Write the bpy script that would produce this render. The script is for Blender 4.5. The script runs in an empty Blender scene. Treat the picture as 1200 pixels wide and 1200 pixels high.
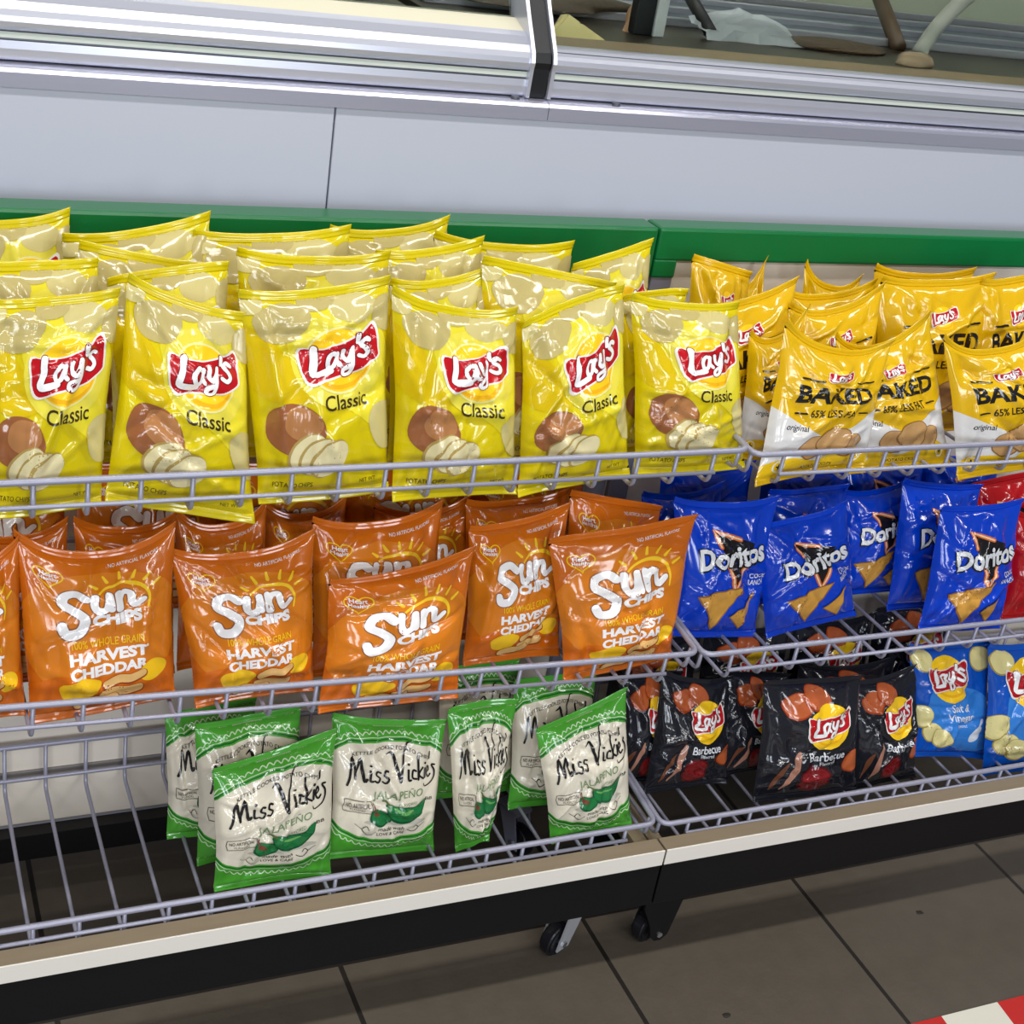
import bpy, bmesh, math, random
import numpy as np
from mathutils import Vector, Matrix, Euler
from mathutils.geometry import tessellate_polygon

SC = bpy.context.scene
COL = SC.collection

# ------------------------------------------------------------------ camera, world, lights, exposure
cam_d = bpy.data.cameras.new('camera')
cam_d.sensor_width = 36.0
cam_d.lens = 50.66
cam_d.clip_start = 0.05
cam = bpy.data.objects.new('camera', cam_d)
COL.objects.link(cam)
cr, cd, cf = (0.909649, -0.387546, 0.149487), (-0.055345, -0.469753, -0.881061), (0.411674, 0.793184, -0.448759)
cam.matrix_world = Matrix(((cr[0], -cd[0], -cf[0], 0), (cr[1], -cd[1], -cf[1], 0), (cr[2], -cd[2], -cf[2], 1.45), (0, 0, 0, 1)))
SC.camera = cam

w = bpy.data.worlds.new('world')
w.use_nodes = True
SC.world = w
w.node_tree.nodes['Background'].inputs[0].default_value = (0.80, 0.88, 1.0, 1)
w.node_tree.nodes['Background'].inputs[1].default_value = 0.13


def area(name, loc, size, energy, rot=(0, 0, 0), col=(1, 1, 1)):
    d = bpy.data.lights.new(name, 'AREA')
    d.shape = 'RECTANGLE'
    d.size, d.size_y = size
    d.energy = energy
    d.color = col
    o = bpy.data.objects.new(name, d)
    o.location = loc
    o.rotation_euler = rot
    COL.objects.link(o)
    return o


# rows of ceiling tubes over the aisle, one row over the counter, and the shop windows behind the camera
for lx in (-0.9, 0.7, 2.3):
    area('ceiling_lamp', (lx, 0.85, 2.75), (1.25, 0.14), 17, col=(1.0, 0.98, 0.94))
    area('ceiling_lamp', (lx, -1.5, 2.75), (1.25, 0.14), 27, col=(1.0, 0.98, 0.94))
area('ceiling_lamp', (0.6, 2.5, 2.8), (2.6, 0.16), 11, col=(1.0, 0.98, 0.94))
for lx, en in ((-2.3, 36), (-0.7, 36), (1.3, 36)):
    area('shop_window_light', (lx, -3.0, 1.55), (0.75, 1.3), en, rot=(math.radians(85), 0, 0), col=(0.86, 0.92, 1.0))

SC.view_settings.view_transform = 'Standard'
SC.view_settings.look = 'None'
SC.view_settings.gamma = 1.0
SC.view_settings.use_curve_mapping = False
SC.view_settings.exposure = 0.0


# ------------------------------------------------------------------ materials
def lin(c):
    return tuple(((v / 255.0) / 12.92 if v / 255.0 <= 0.04045 else ((v / 255.0 + 0.055) / 1.055) ** 2.4) for v in c) + (1.0,)


MATS = {}


def pmat(name, rgb, rough=0.5, metal=0.0, spec=0.5, vary=0.0, vscale=8.0, bump=0.0, bscale=40.0, stretch=None, coat=0.0):
    if name in MATS:
        return MATS[name]
    m = bpy.data.materials.new(name)
    m.use_nodes = True
    nt = m.node_tree
    b = nt.nodes['Principled BSDF']
    b.inputs['Base Color'].default_value = lin(rgb)
    b.inputs['Roughness'].default_value = rough
    b.inputs['Metallic'].default_value = metal
    b.inputs['Specular IOR Level'].default_value = spec
    b.inputs['Coat Weight'].default_value = coat
    tc = nt.nodes.new('ShaderNodeTexCoord')
    src = tc.outputs['Object']
    if stretch:
        mp = nt.nodes.new('ShaderNodeMapping')
        mp.inputs['Scale'].default_value = stretch
        nt.links.new(src, mp.inputs['Vector'])
        src = mp.outputs['Vector']
    if vary:
        n = nt.nodes.new('ShaderNodeTexNoise')
        n.inputs['Scale'].default_value = vscale
        n.inputs['Detail'].default_value = 5
        nt.links.new(src, n.inputs['Vector'])
        mx = nt.nodes.new('ShaderNodeMix')
        mx.data_type = 'RGBA'
        c = lin(rgb)
        mx.inputs[6].default_value = tuple(v * (1 - vary) for v in c[:3]) + (1,)
        mx.inputs[7].default_value = tuple(min(1, v * (1 + vary)) for v in c[:3]) + (1,)
        nt.links.new(n.outputs['Fac'], mx.inputs[0])
        nt.links.new(mx.outputs[2], b.inputs['Base Color'])
    if bump:
        n2 = nt.nodes.new('ShaderNodeTexNoise')
        n2.inputs['Scale'].default_value = bscale
        n2.inputs['Detail'].default_value = 4
        nt.links.new(src, n2.inputs['Vector'])
        bp = nt.nodes.new('ShaderNodeBump')
        bp.inputs['Strength'].default_value = bump
        bp.inputs['Distance'].default_value = 0.01
        nt.links.new(n2.outputs['Fac'], bp.inputs['Height'])
        nt.links.new(bp.outputs['Normal'], b.inputs['Normal'])
    MATS[name] = m
    return m


def film(name, rgb, rough=0.14, spec=0.7, vary=0.0):
    """printed glossy plastic film with fine crinkles"""
    key = 'film_' + name
    if key in MATS:
        return MATS[key]
    m = pmat(key, rgb, rough, 0, spec, vary, 60)
    nt = m.node_tree
    b = nt.nodes['Principled BSDF']
    tc = nt.nodes.new('ShaderNodeTexCoord')
    n = nt.nodes.new('ShaderNodeTexNoise')
    n.inputs['Scale'].default_value = 14
    n.inputs['Detail'].default_value = 1
    nt.links.new(tc.outputs['Object'], n.inputs['Vector'])
    ad = nt.nodes.new('ShaderNodeMix')
    ad.data_type = 'RGBA'
    ad.inputs[0].default_value = 0.08
    nt.links.new(tc.outputs['Object'], ad.inputs[6])
    nt.links.new(n.outputs['Color'], ad.inputs[7])
    v = nt.nodes.new('ShaderNodeTexVoronoi')
    v.inputs['Scale'].default_value = 21
    v.feature = 'DISTANCE_TO_EDGE'
    nt.links.new(ad.outputs[2], v.inputs['Vector'])
    rp = nt.nodes.new('ShaderNodeMapRange')
    rp.inputs['From Max'].default_value = 0.3
    nt.links.new(v.outputs['Distance'], rp.inputs['Value'])
    bp = nt.nodes.new('ShaderNodeBump')
    bp.inputs['Strength'].default_value = 0.14
    bp.inputs['Distance'].default_value = 0.004
    nt.links.new(rp.outputs[0], bp.inputs['Height'])
    nt.links.new(bp.outputs['Normal'], b.inputs['Normal'])
    return m


# ------------------------------------------------------------------ object helpers
def link(o, parent=None):
    COL.objects.link(o)
    if parent is not None:
        o.parent = parent
    return o


def tag(o, label=None, cat=None, group=None, kind=None):
    if label: o['label'] = label
    if cat: o['category'] = cat
    if group: o['group'] = group
    if kind: o['kind'] = kind
    return o


def empty(name, loc=(0, 0, 0), rot=(0, 0, 0)):
    o = bpy.data.objects.new(name, None)
    o.location = loc
    o.rotation_euler = rot
    o.empty_display_size = 0.05
    return link(o)


def bm_obj(name, bm, mats, parent=None, smooth=False, loc=(0, 0, 0)):
    me = bpy.data.meshes.new(name)
    bm.normal_update()
    bm.to_mesh(me)
    bm.free()
    for m in (mats if isinstance(mats, (list, tuple)) else [mats]):
        me.materials.append(m)
    if smooth:
        me.polygons.foreach_set('use_smooth', [True] * len(me.polygons))
    o = bpy.data.objects.new(name, me)
    o.location = loc
    return link(o, parent)


def box(bm, x0, x1, y0, y1, z0, z1, bev=0.0):
    r = bmesh.ops.create_cube(bm, size=1.0)
    vs = r['verts']
    for v in vs:
        v.co = Vector((x0 + (v.co.x + .5) * (x1 - x0), y0 + (v.co.y + .5) * (y1 - y0), z0 + (v.co.z + .5) * (z1 - z0)))
    if bev > 0:
        es = list({e for v in vs for e in v.link_edges})
        bmesh.ops.bevel(bm, geom=es, offset=bev, segments=2, profile=0.5, affect='EDGES')


def box_obj(name, dims, m, parent=None, bev=0.002, loc=(0, 0, 0)):
    bm = bmesh.new()
    box(bm, *dims, bev)
    return bm_obj(name, bm, m, parent, loc=loc)


def tube(bm, pts, r, n=8, closed=False):
    pts = [Vector(p) for p in pts]
    rings = []
    N = len(pts)
    up = None
    for i, p in enumerate(pts):
        a = pts[(i - 1) % N] if (closed or i > 0) else p
        c = pts[(i + 1) % N] if (closed or i < N - 1) else p
        t = (c - a).normalized()
        if up is None:
            up = Vector((0, 0, 1)) if abs(t.z) < .9 else Vector((0, 1, 0))
        x = t.cross(up)
        if x.length < 1e-5:
            x = t.orthogonal()
        x.normalize()
        y = x.cross(t).normalized()
        up = y
        rings.append([bm.verts.new(p + (x * math.cos(k * 2 * math.pi / n) + y * math.sin(k * 2 * math.pi / n)) * r) for k in range(n)])
    for i in range(N if closed else N - 1):
        A, B = rings[i], rings[(i + 1) % N]
        for k in range(n):
            bm.faces.new((A[k], A[(k + 1) % n], B[(k + 1) % n], B[k]))
    if not closed:
        bm.faces.new(rings[0][::-1])
        bm.faces.new(rings[-1])


def fillet(pts, r, closed=False, n=4):
    pts = [Vector(p) for p in pts]
    out = []
    N = len(pts)
    for i, p in enumerate(pts):
        if not closed and i in (0, N - 1):
            out.append(p)
            continue
        a, c = pts[(i - 1) % N], pts[(i + 1) % N]
        d1, d2 = (a - p), (c - p)
        k = min(r, d1.length * .45, d2.length * .45)
        s, e = p + d1.normalized() * k, p + d2.normalized() * k
        for j in range(n + 1):
            t = j / n
            out.append(s * (1 - t) ** 2 + p * 2 * t * (1 - t) + e * t * t)
    return out


def extrude_profile(bm, prof, x0, x1, closed=False, mi=None):
    """prof: list of (y,z); extruded along x"""
    A = [bm.verts.new((x0, y, z)) for y, z in prof]
    B = [bm.verts.new((x1, y, z)) for y, z in prof]
    n = len(prof)
    for i in range(n if closed else n - 1):
        j = (i + 1) % n
        f = bm.faces.new((A[i], B[i], B[j], A[j]))
        if mi: f.material_index = mi[i]
    if closed:
        bm.faces.new(A)
        bm.faces.new(B[::-1])


def cyl(bm, c, axis, r, h, n=24):
    q = Vector((0, 0, 1)).rotation_difference(Vector(axis)).to_matrix().to_4x4()
    bmesh.ops.create_cone(bm, cap_ends=True, segments=n, radius1=r, radius2=r, depth=h, matrix=Matrix.Translation(c) @ q)


# ------------------------------------------------------------------ setting: floor
def floor_mat():
    m = pmat('floor_tile', (88, 80, 70), 0.42, vary=.16, vscale=26, bump=.06, bscale=120)
    nt = m.node_tree
    b = nt.nodes['Principled BSDF']
    src = b.inputs['Base Color'].links[0].from_socket
    ge = nt.nodes.new('ShaderNodeNewGeometry')
    sp = nt.nodes.new('ShaderNodeSeparateXYZ')
    nt.links.new(ge.outputs['Position'], sp.inputs[0])

    def M(op, a, c):
        n = nt.nodes.new('ShaderNodeMath')
        n.operation = op
        for k, v in enumerate((a, c)):
            if isinstance(v, (int, float)): n.inputs[k].default_value = v
            else: nt.links.new(v, n.inputs[k])
        return n.outputs[0]
    lines = []
    for ax, off in (('X', 0.1888), ('Y', 0.982)):
        f = M('FRACT', M('ADD', M('DIVIDE', M('SUBTRACT', sp.outputs[ax], off), 0.3683), 50.5), 0)
        d = M('ABSOLUTE', M('SUBTRACT', f, 0.5), 0)
        lines.append(M('LESS_THAN', d, 0.0095))
    g = M('MAXIMUM', lines[0], lines[1])
    mx = nt.nodes.new('ShaderNodeMix')
    mx.data_type = 'RGBA'
    nt.links.new(g, mx.inputs[0])
    nt.links.new(src, mx.inputs[6])
    mx.inputs[7].default_value = lin((34, 30, 26))
    nt.links.new(mx.outputs[2], b.inputs['Base Color'])
    return m


fl = box_obj('floor', (-3, 5, -3, 4.2, -.05, 0), floor_mat(), bev=0)
tag(fl, 'grey brown ceramic floor tiles with dark grout lines', 'floor', kind='structure')
wb = box_obj('wall_back', (-3, 5, 4.0, 4.1, 0, 3.0), pmat('wall_paint', (196, 200, 190), .7, vary=.03), bev=0)
tag(wb, 'pale painted shop wall behind the counter', 'wall', kind='structure')

# ------------------------------------------------------------------ deli counter
steel = pmat('brushed_steel', (206, 206, 224), .2, .6, vary=.05, vscale=6, stretch=(.6, 30, 30))
alu = pmat('satin_aluminium', (212, 214, 226), .28, .55)
alu_d = pmat('groove_aluminium', (120, 122, 130), .4, .9)
pale_strip = pmat('pale_insert_strip', (208, 216, 206), .35)
white_lam = pmat('white_laminate', (192, 195, 209), .33, vary=.02, vscale=3)
black_pl = pmat('black_plastic', (16, 17, 22), .45)
cream = pmat('cream_edge', (232, 226, 200), .45)
tan = pmat('tan_lip', (150, 124, 92), .4, vary=.06)
steel_dk = pmat('tray_steel', (168, 170, 176), .3, .5, vary=.15, vscale=5)

cb = empty('counter_base', (1.0, 1.72, 0))
tag(cb, 'long white panelled counter front standing behind the chip racks', 'counter')
for x0, x1 in ((-0.9, .5385), (.5405, 3.2)):
    box_obj('panel', (x0 - 1, x1 - 1, -.06, -.03, 0, 1.0785), white_lam, cb, .0015)
box_obj('core', (-1.9, 2.2, -.028, .9, 0, 1.07), pmat('counter_core', (60, 60, 60), .8), cb, 0)

glass = bpy.data.materials.new('case_glass')
glass.use_nodes = True
gb = glass.node_tree.nodes['Principled BSDF']
gb.inputs['Transmission Weight'].default_value = 1.0
gb.inputs['Base Color'].default_value = (.86, .92, .88, 1)
gb.inputs['Roughness'].default_value = .01
gb.inputs['IOR'].default_value = 1.05

Yo, Xo = 1.72, 0
for side, x0, x1 in (('left', -0.9, .7915), ('right', .8165, 3.2)):
    t = empty('deli_case', ((x0 + x1) / 2, 1.72, 1.074))
    o = t.location
    tag(t, 'left deli case with tall aluminium bumper and cream top edge' if side == 'left' else 'right deli case with glass front over trays and tan lip', 'display case')
    X0, X1 = x0 - o.x, x1 - o.x

    def P(pr): return [(y - 1.72, z - 1.074) for y, z in pr]
    # steel flange and ledge
    ext = .0235 if side == 'left' else -.0005
    fx0, fx1 = (X0, X1 + ext) if side == 'left' else (X0 + ext, X1)
    bm = bmesh.new()
    extrude_profile(bm, P([(1.6575, 1.076), (1.6555, 1.076), (1.6555, 1.092), (1.657, 1.096), (1.661, 1.098), (1.715, 1.099), (1.715, 1.097), (1.661, 1.0955), (1.6575, 1.092)]), fx0, fx1, True)
    fs = bm_obj('steel_flange', bm, steel, t)
    # bumper
    bm = bmesh.new()
    pr = [(1.700, 1.1008), (1.6755, 1.1008), (1.6735, 1.1030), (1.6725, 1.113), (1.673, 1.1215), (1.6755, 1.122), (1.6755, 1.1235), (1.6738, 1.124), (1.6738, 1.1305)]
    mi = [0, 0, 0, 0, 1, 1, 0, 2]
    if side == 'left':
        pr += [(1.677, 1.131), (1.677, 1.1325), (1.6715, 1.133), (1.6690, 1.137), (1.6682, 1.142), (1.6690, 1.148), (1.672, 1.1545), (1.678, 1.162), (1.690, 1.1705), (1.7005, 1.1745), (1.731, 1.1845), (1.735, 1.1845), (1.735, 1.12), (1.70, 1.12)]
        mi += [1, 1, 1, 0, 0, 0, 0, 0, 0, 0, 3, 3, 1, 1, 1, 1]
    else:
        pr += [(1.6752, 1.131), (1.6752, 1.132), (1.6720, 1.1325), (1.6692, 1.137), (1.6684, 1.142), (1.6692, 1.148), (1.6716, 1.1525), (1.676, 1.1555), (1.6775, 1.1558), (1.6775, 1.1565), (1.681, 1.1595), (1.69, 1.161), (1.70, 1.161), (1.70, 1.12), (1.6995, 1.11)]
        mi += [0, 1, 1, 0, 0, 0, 0, 0, 1, 1, 0, 0, 0, 1, 1, 1]
    mi = (mi + [1] * 40)[:len(pr)]
    extrude_profile(bm, P(pr), X0, X1, True, mi)
    bo = bm_obj('bumper', bm, [alu, alu_d, pale_strip, cream], t)
    # end caps at the joint between the two cases
    ex = X1 if side == 'left' else X0
    sgn = 1 if side == 'left' else -1
    bm = bmesh.new()
    capf = P([(1.668, 1.1), (1.666, 1.135), (1.664, 1.143), (1.668, 1.155), (1.683, 1.175), (1.70, 1.197), (1.72, 1.225), (1.75, 1.27), (1.79, 1.33), (1.84, 1.42), (1.88, 1.5)])
    capb = [(y + .05, z - .012) for y, z in capf]
    poly = capf + capb[::-1]
    extrude_profile(bm, poly, ex - (.005 if sgn > 0 else 0), ex + (0 if sgn > 0 else .005), True)
    bm_obj('end_cap', bm, alu, t)
    # curved glass pane
    gy0, gz0 = (1.735, 1.186) if side == 'left' else (1.692, 1.160)
    gl = [(gy0, gz0), (gy0 + .012, gz0 + .03), (gy0 + .035, gz0 + .075), (gy0 + .07, gz0 + .14), (gy0 + .12, gz0 + .23), (gy0 + .17, gz0 + .33)]
    gl2 = [(y + .005, z - .002) for y, z in gl]
    bm = bmesh.new()
    extrude_profile(bm, P(gl + gl2[::-1]), X0 + .01, X1 - .01, True)
    bm_obj('glass_pane', bm, glass, t, smooth=False)
    # inside: deck, tan lip, tray rails, rear wall
    box_obj('deck', (X0, X1, .02, 1.02, .005, .05), pmat('deck_steel', (70, 62, 50), .35, .3, vary=.25, vscale=4), t, 0)
    if side == 'right':
        box_obj('front_lip', (X0, X1, .0, .085, .05, .081), tan, t, .003)
    for ty in (.47, .60, .74, .86):
        box_obj('tray_rail', (X0 + .02, X1 - .02, ty, ty + .012, .05, .064), steel_dk, t, .002)
    box_obj('tray_floor', (X0 + .02, X1 - .02, .48, .74, .05, .054), pmat('tray_floor', (96, 104, 118), .35, .4, vary=.2, vscale=5), t, .001)
    box_obj('rear_wall', (X0, X1, .98, 1.0, .05, .5), pmat('case_rear', (176, 182, 160), .5), t, 0)
# black gasket in the joint
bm = bmesh.new()
gk = [(1.673, 1.1), (1.671, 1.135), (1.669, 1.143), (1.673, 1.155), (1.688, 1.175), (1.705, 1.197), (1.725, 1.225), (1.755, 1.27), (1.795, 1.33), (1.845, 1.42)]
extrude_profile(bm, [(y, z) for y, z in gk] + [(y + .02, z - .006) for y, z in gk[::-1]], .7930, .8150, True)
g = bm_obj('gasket', bm, black_pl)
tag(g, 'black rubber gasket in the joint between both deli cases', 'gasket')
# bolt heads on the ledge
for (bx, lab) in ((.772, 'small steel screw head on the ledge of the left deli case'), (.915, 'small steel screw head on the ledge of the right deli case')):
    bm = bmesh.new()
    cyl(bm, (0, 0, .0015), (0, 0, 1), .0055, .003, 16)
    o = bm_obj('screw', bm, alu_d, loc=(bx, 1.6665, 1.0985))
    tag(o, lab, 'screw', 'screws on the deli ledge')

# things inside the right case
bm = bmesh.new()
v = [bm.verts.new(p) for p in ((-.05, -.03, 0), (.06, -.04, 0), (.05, .04, 0), (-.01, -.01, .036), (.0, .03, .03))]
for f in ((0, 1, 3), (1, 2, 4), (1, 4, 3), (0, 3, 4), (0, 4, 2), (0, 2, 1)):
    bm.faces.new([v[i] for i in f])
bmesh.ops.bevel(bm, geom=bm.edges[:], offset=.004, segments=2, affect='EDGES')
o = bm_obj('cheese_wedge', bm, pmat('cheese', (226, 208, 140), .5, vary=.06, bump=.1), loc=(.99, 1.99, 1.124))
tag(o, 'pale yellow cheese wedge behind the glass left in the right case', 'cheese')


def lump(name, loc, dims, m, seed, label, cat, amp=.25, rot=0):
    bm = bmesh.new()
    bmesh.ops.create_icosphere(bm, subdivisions=4, radius=1)
    rr = random.Random(seed)
    ph = [(rr.uniform(1, 4), rr.uniform(1, 4), rr.uniform(1, 4), rr.uniform(0, 6)) for _ in range(7)]
    for vt in bm.verts:
        n = sum(math.sin(a * vt.co.x + b * vt.co.y + c * vt.co.z + d) for a, b, c, d in ph) / 7
        s = 1 + amp * n
        z = max(vt.co.z, -.25)
        vt.co = Vector((vt.co.x * s * dims[0], vt.co.y * s * dims[1], (z + .25) * s * dims[2]))
    o = bm_obj(name, bm, m, smooth=True, loc=loc)
    o.rotation_euler = (0, 0, rot)
    tag(o, label, cat)
    return o


bm = bmesh.new()
rr = random.Random(4)
gx, gy = 9, 6
g = [[bm.verts.new((-.13 + .26 * i / gx + rr.uniform(-.008, .008) + (.03 if j == gy else 0), -.05 + .10 * j / gy + rr.uniform(-.008, .008), max(0.001, (.065 * math.sin(math.pi * min(1, (i + 1.2) / gx)) ** .6 + rr.uniform(-.008, .008)) * (j / gy) ** .5))) for i in range(gx + 1)] for j in range(gy + 1)]
for j in range(gy):
    for i in range(gx):
        bm.faces.new((g[j][i], g[j][i + 1], g[j + 1][i + 1], g[j + 1][i]))
bmesh.ops.solidify(bm, geom=bm.faces[:], thickness=.0008)
o = bm_obj('butcher_paper', bm, pmat('white_paper', (222, 226, 228), .7), loc=(1.40, 2.12, 1.125))
o.scale = (.88, .8, .62)
tag(o, 'crumpled white paper sheet on the trays in the right case', 'paper')
lump('bread_heel', (1.66, 2.02, 1.124), (.038, .022, .018), pmat('bread', (168, 144, 116), .7, vary=.1), 5, 'small pale food piece behind the glass at the far right', 'food', .3)
lump('roast_piece', (1.55, 2.12, 1.124), (.12, .05, .010), pmat('roast', (84, 64, 44), .5, vary=.3, bump=.3), 8, 'flat brown roast lying right of the crumpled white paper', 'meat', .35)
lump('prawn_heap', (1.17, 2.10, 1.124), (.03, .025, .035), pmat('prawn', (206, 160, 120), .5, vary=.2, bump=.4), 9, 'small pinkish food heap beside the black and white bracket', 'food', .7)
lump('meat_tray_filling', (1.05, 2.22, 1.135), (.16, .07, .02), pmat('filling', (74, 62, 46), .5, vary=.4, bump=.4), 12, 'dark mixed filling in the tray behind the cheese wedge', 'food', .5)


def bar(name, a, b, r, m, label, cat):
    bm = bmesh.new()
    tube(bm, [a, [(x + y) / 2 for x, y in zip(a, b)], b], r, 12)
    o = bm_obj(name, bm, m, smooth=True)
    tag(o, label, cat)


bar('tong_handle', (1.73, 2.16, 1.13), (1.80, 2.34, 1.19), .014, pmat('brown_handle', (84, 66, 46), .5), 'brown wooden tong handle leaning inside the right case', 'tongs')
bar('serving_handle', (1.30, 2.10, 1.135), (1.32, 2.28, 1.20), .011, pmat('dark_handle', (40, 38, 38), .4), 'dark serving handle leaning beside the crumpled white paper', 'handle')
bar('garnish_stem', (2.01, 2.0, 1.13), (2.22, 2.22, 1.21), .016, pmat('dark_green', (36, 74, 44), .5, vary=.3), 'dark green garnish stem at the far right in the case', 'garnish')
bm = bmesh.new()
tube(bm, fillet([(1.70, 2.066, 1.136), (1.77, 2.126, 1.170), (1.87, 2.206, 1.203), (2.01, 2.316, 1.231), (2.10, 2.40, 1.235)], .06, False, 6), .014, 10)
o = bm_obj('curved_reflection', bm, pmat('reflection_pale', (172, 172, 160), .3, vary=.05), smooth=True)  # reflection of the glass support, modelled as a solid pale strip
tag(o, 'pale curved divider modelled as a solid strip inside the deli case at right', 'reflection')
t = empty('case_bracket', (1.165, 2.07, 1.124))
tag(t, 'black and white upright bracket inside the right deli case', 'bracket')
box_obj('black_post', (-.022, .012, 0, .02, 0, .26), black_pl, t)
box_obj('white_post', (.012, .032, -.004, .02, 0, .26), pmat('white_plastic', (206, 208, 206), .4), t)

# ------------------------------------------------------------------ display racks
green = pmat('green_rail', (4, 110, 55), .28, spec=.5)
beige = pmat('beige_panel', (226, 217, 204), .5, vary=.04, vscale=4)
ledge_m = pmat('ledge_wood', (140, 125, 102), .5, vary=.12, vscale=12, stretch=(1, 8, 8))
strip_m = pmat('cream_strip', (238, 232, 222), .35, vary=.02)
kick = pmat('black_kick', (9, 9, 13), .5, spec=.35, vary=.2, vscale=30)
wire_m = pmat('grey_coated_wire', (160, 160, 178), .38, .25, spec=.5)
chrome = pmat('caster_zinc', (186, 188, 194), .35, .35)
post_m = pmat('grey_post', (140, 142, 160), .4, .3)


def caster(parent, x, y, m, yaw=0.0):
    c = empty('caster', (0, 0, 0))
    c.parent = parent
    c.location = (x, y, 0)
    c.rotation_euler = (0, 0, yaw)
    bm = bmesh.new()
    cyl(bm, (0, 0, .0255), (1, 0, 0), .0255, .020, 32)
    bmesh.ops.bevel(bm, geom=[e for e in bm.edges if e.calc_face_angle(0) > 1], offset=.004, segments=3, affect='EDGES')
    bm_obj('wheel', bm, pmat('wheel_rubber', (20, 20, 26), .35), c)
    bm = bmesh.new()
    for s in (-1, 1):
        a = [(s * .013, -.012, .016), (s * .013, .012, .016), (s * .013, .04, .075), (s * .013, .005, .075)]
        b2 = [(s * .016, p[1], p[2]) for p in a]
        A = [bm.verts.new(p) for p in a]
        B = [bm.verts.new(p) for p in b2]
        bm.faces.new(A); bm.faces.new(B[::-1])
        for i in range(4):
            bm.faces.new((A[i], B[i], B[(i + 1) % 4], A[(i + 1) % 4]))
    box(bm, -.016, .016, .0, .045, .072, .078)
    cyl(bm, (0, .022, .094), (0, 0, 1), .012, .034, 16)
    bmesh.ops.recalc_face_normals(bm, faces=bm.faces[:])
    bm_obj('fork', bm, m, c)
    bm = bmesh.new()
    cyl(bm, (0, 0, .0255), (1, 0, 0), .005, .038, 6)
    bm_obj('axle_bolt', bm, pmat('bolt_zinc', (196, 198, 202), .25, .9), c)
    return c


def rack(x0, x1, label, right):
    cx = (x0 + x1) / 2
    t = empty('display_rack', (cx, 1.42, 0))
    tag(t, label, 'display rack', 'chip display racks')
    a, b = x0 - cx, x1 - cx

    def Y(v): return v - 1.42
    box_obj('back_panel', (a, b, Y(1.588), Y(1.602), .118, .93), beige, t)
    box_obj('panel_band', (a, b, Y(1.585), Y(1.5885), .191, .208), pmat('band_grey', (128, 124, 122), .5), t, .001)  # narrow grey band low across the back panel
    bm = bmesh.new()
    if right:
        box(bm, a + .001, b, Y(1.576), Y(1.618), .921, .966, .004)
        box(bm, a + .001, a + .036, Y(1.5765), Y(1.604), .898, .924, .003)
    else:
        box(bm, a, b - .001, Y(1.576), Y(1.618), .898, .966, .004)
    bm_obj('top_rail', bm, green, t)
    for px in ((a + .003, a + .035), (b - .035, b - .003)):
        box_obj('upright', (px[0], px[1], Y(1.579), Y(1.590), .12, .90), post_m, t, .002)
    # base
    box_obj('kick_panel', (a + .0015, b - .0015, Y(1.246), Y(1.262), .112, .186), kick, t, .0015)
    box_obj('edge_strip', (a + .0015, b - .0015, Y(1.2435), Y(1.2455), .184, .2095), strip_m, t, .0006)
    bm = bmesh.new()
    box(bm, a + .0015, b - .0015, Y(1.2455), Y(1.270), .186, .209, .001)
    for px in ((a + .0015, a + .022), (b - .022, b - .0015)):
        box(bm, px[0], px[1], Y(1.270), Y(1.586), .170, .190, .001)
    bm_obj('base_rail', bm, ledge_m, t)
    bm = bmesh.new()
    box(bm, a + .0015, a + .018, Y(1.263), Y(1.586), .10, .169)
    box(bm, b - .018, b - .0015, Y(1.263), Y(1.586), .10, .169)
    box(bm, a + .018, b - .018, Y(1.565), Y(1.586), .075, .116)
    bm_obj('base_frame', bm, kick, t)
    fm = (chrome, kick) if not right else (kick, chrome)
    caster(t, b - .108 if not right else a + .034, Y(1.30) if not right else Y(1.292), fm[0], -1.15)
    caster(t, a + .06 if not right else b - .09, Y(1.30), chrome, .5)
    caster(t, b - .075 if not right else a + .09, Y(1.505), post_m, .3)
    caster(t, a + .06 if not right else b - .09, Y(1.52), chrome, .8)
    if right:   # black caster plate hanging at the rack's corner
        bm = bmesh.new()
        p = [(a + .002, .116), (a + .074, .116), (a + .064, .09), (a + .056, .05), (a + .052, .03), (a + .043, .021), (a + .032, .021), (a + .024, .03), (a + .02, .05), (a + .004, .085)]
        A = [bm.verts.new((q[0], Y(1.2625), q[1])) for q in p]
        B = [bm.verts.new((q[0], Y(1.268), q[1])) for q in p]
        bm.faces.new(A[::-1]); bm.faces.new(B)
        for i in range(len(p)):
            bm.faces.new((A[i], A[(i + 1) % len(p)], B[(i + 1) % len(p)], B[i]))
        bmesh.ops.recalc_face_normals(bm, faces=bm.faces[:])
        bm_obj('corner_plate', bm, kick, t)
        bm = bmesh.new()
        cyl(bm, (a + .038, Y(1.2615), .033), (0, 1, 0), .0045, .004, 6)
        bm_obj('plate_bolt', bm, pmat('bolt_zinc', (196, 198, 202), .25, .5), t)
    return t


XJ = .9625
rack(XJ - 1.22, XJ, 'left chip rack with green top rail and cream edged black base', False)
rack(XJ, XJ + 1.22, 'right chip rack with green top rail and black corner caster', True)


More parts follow.
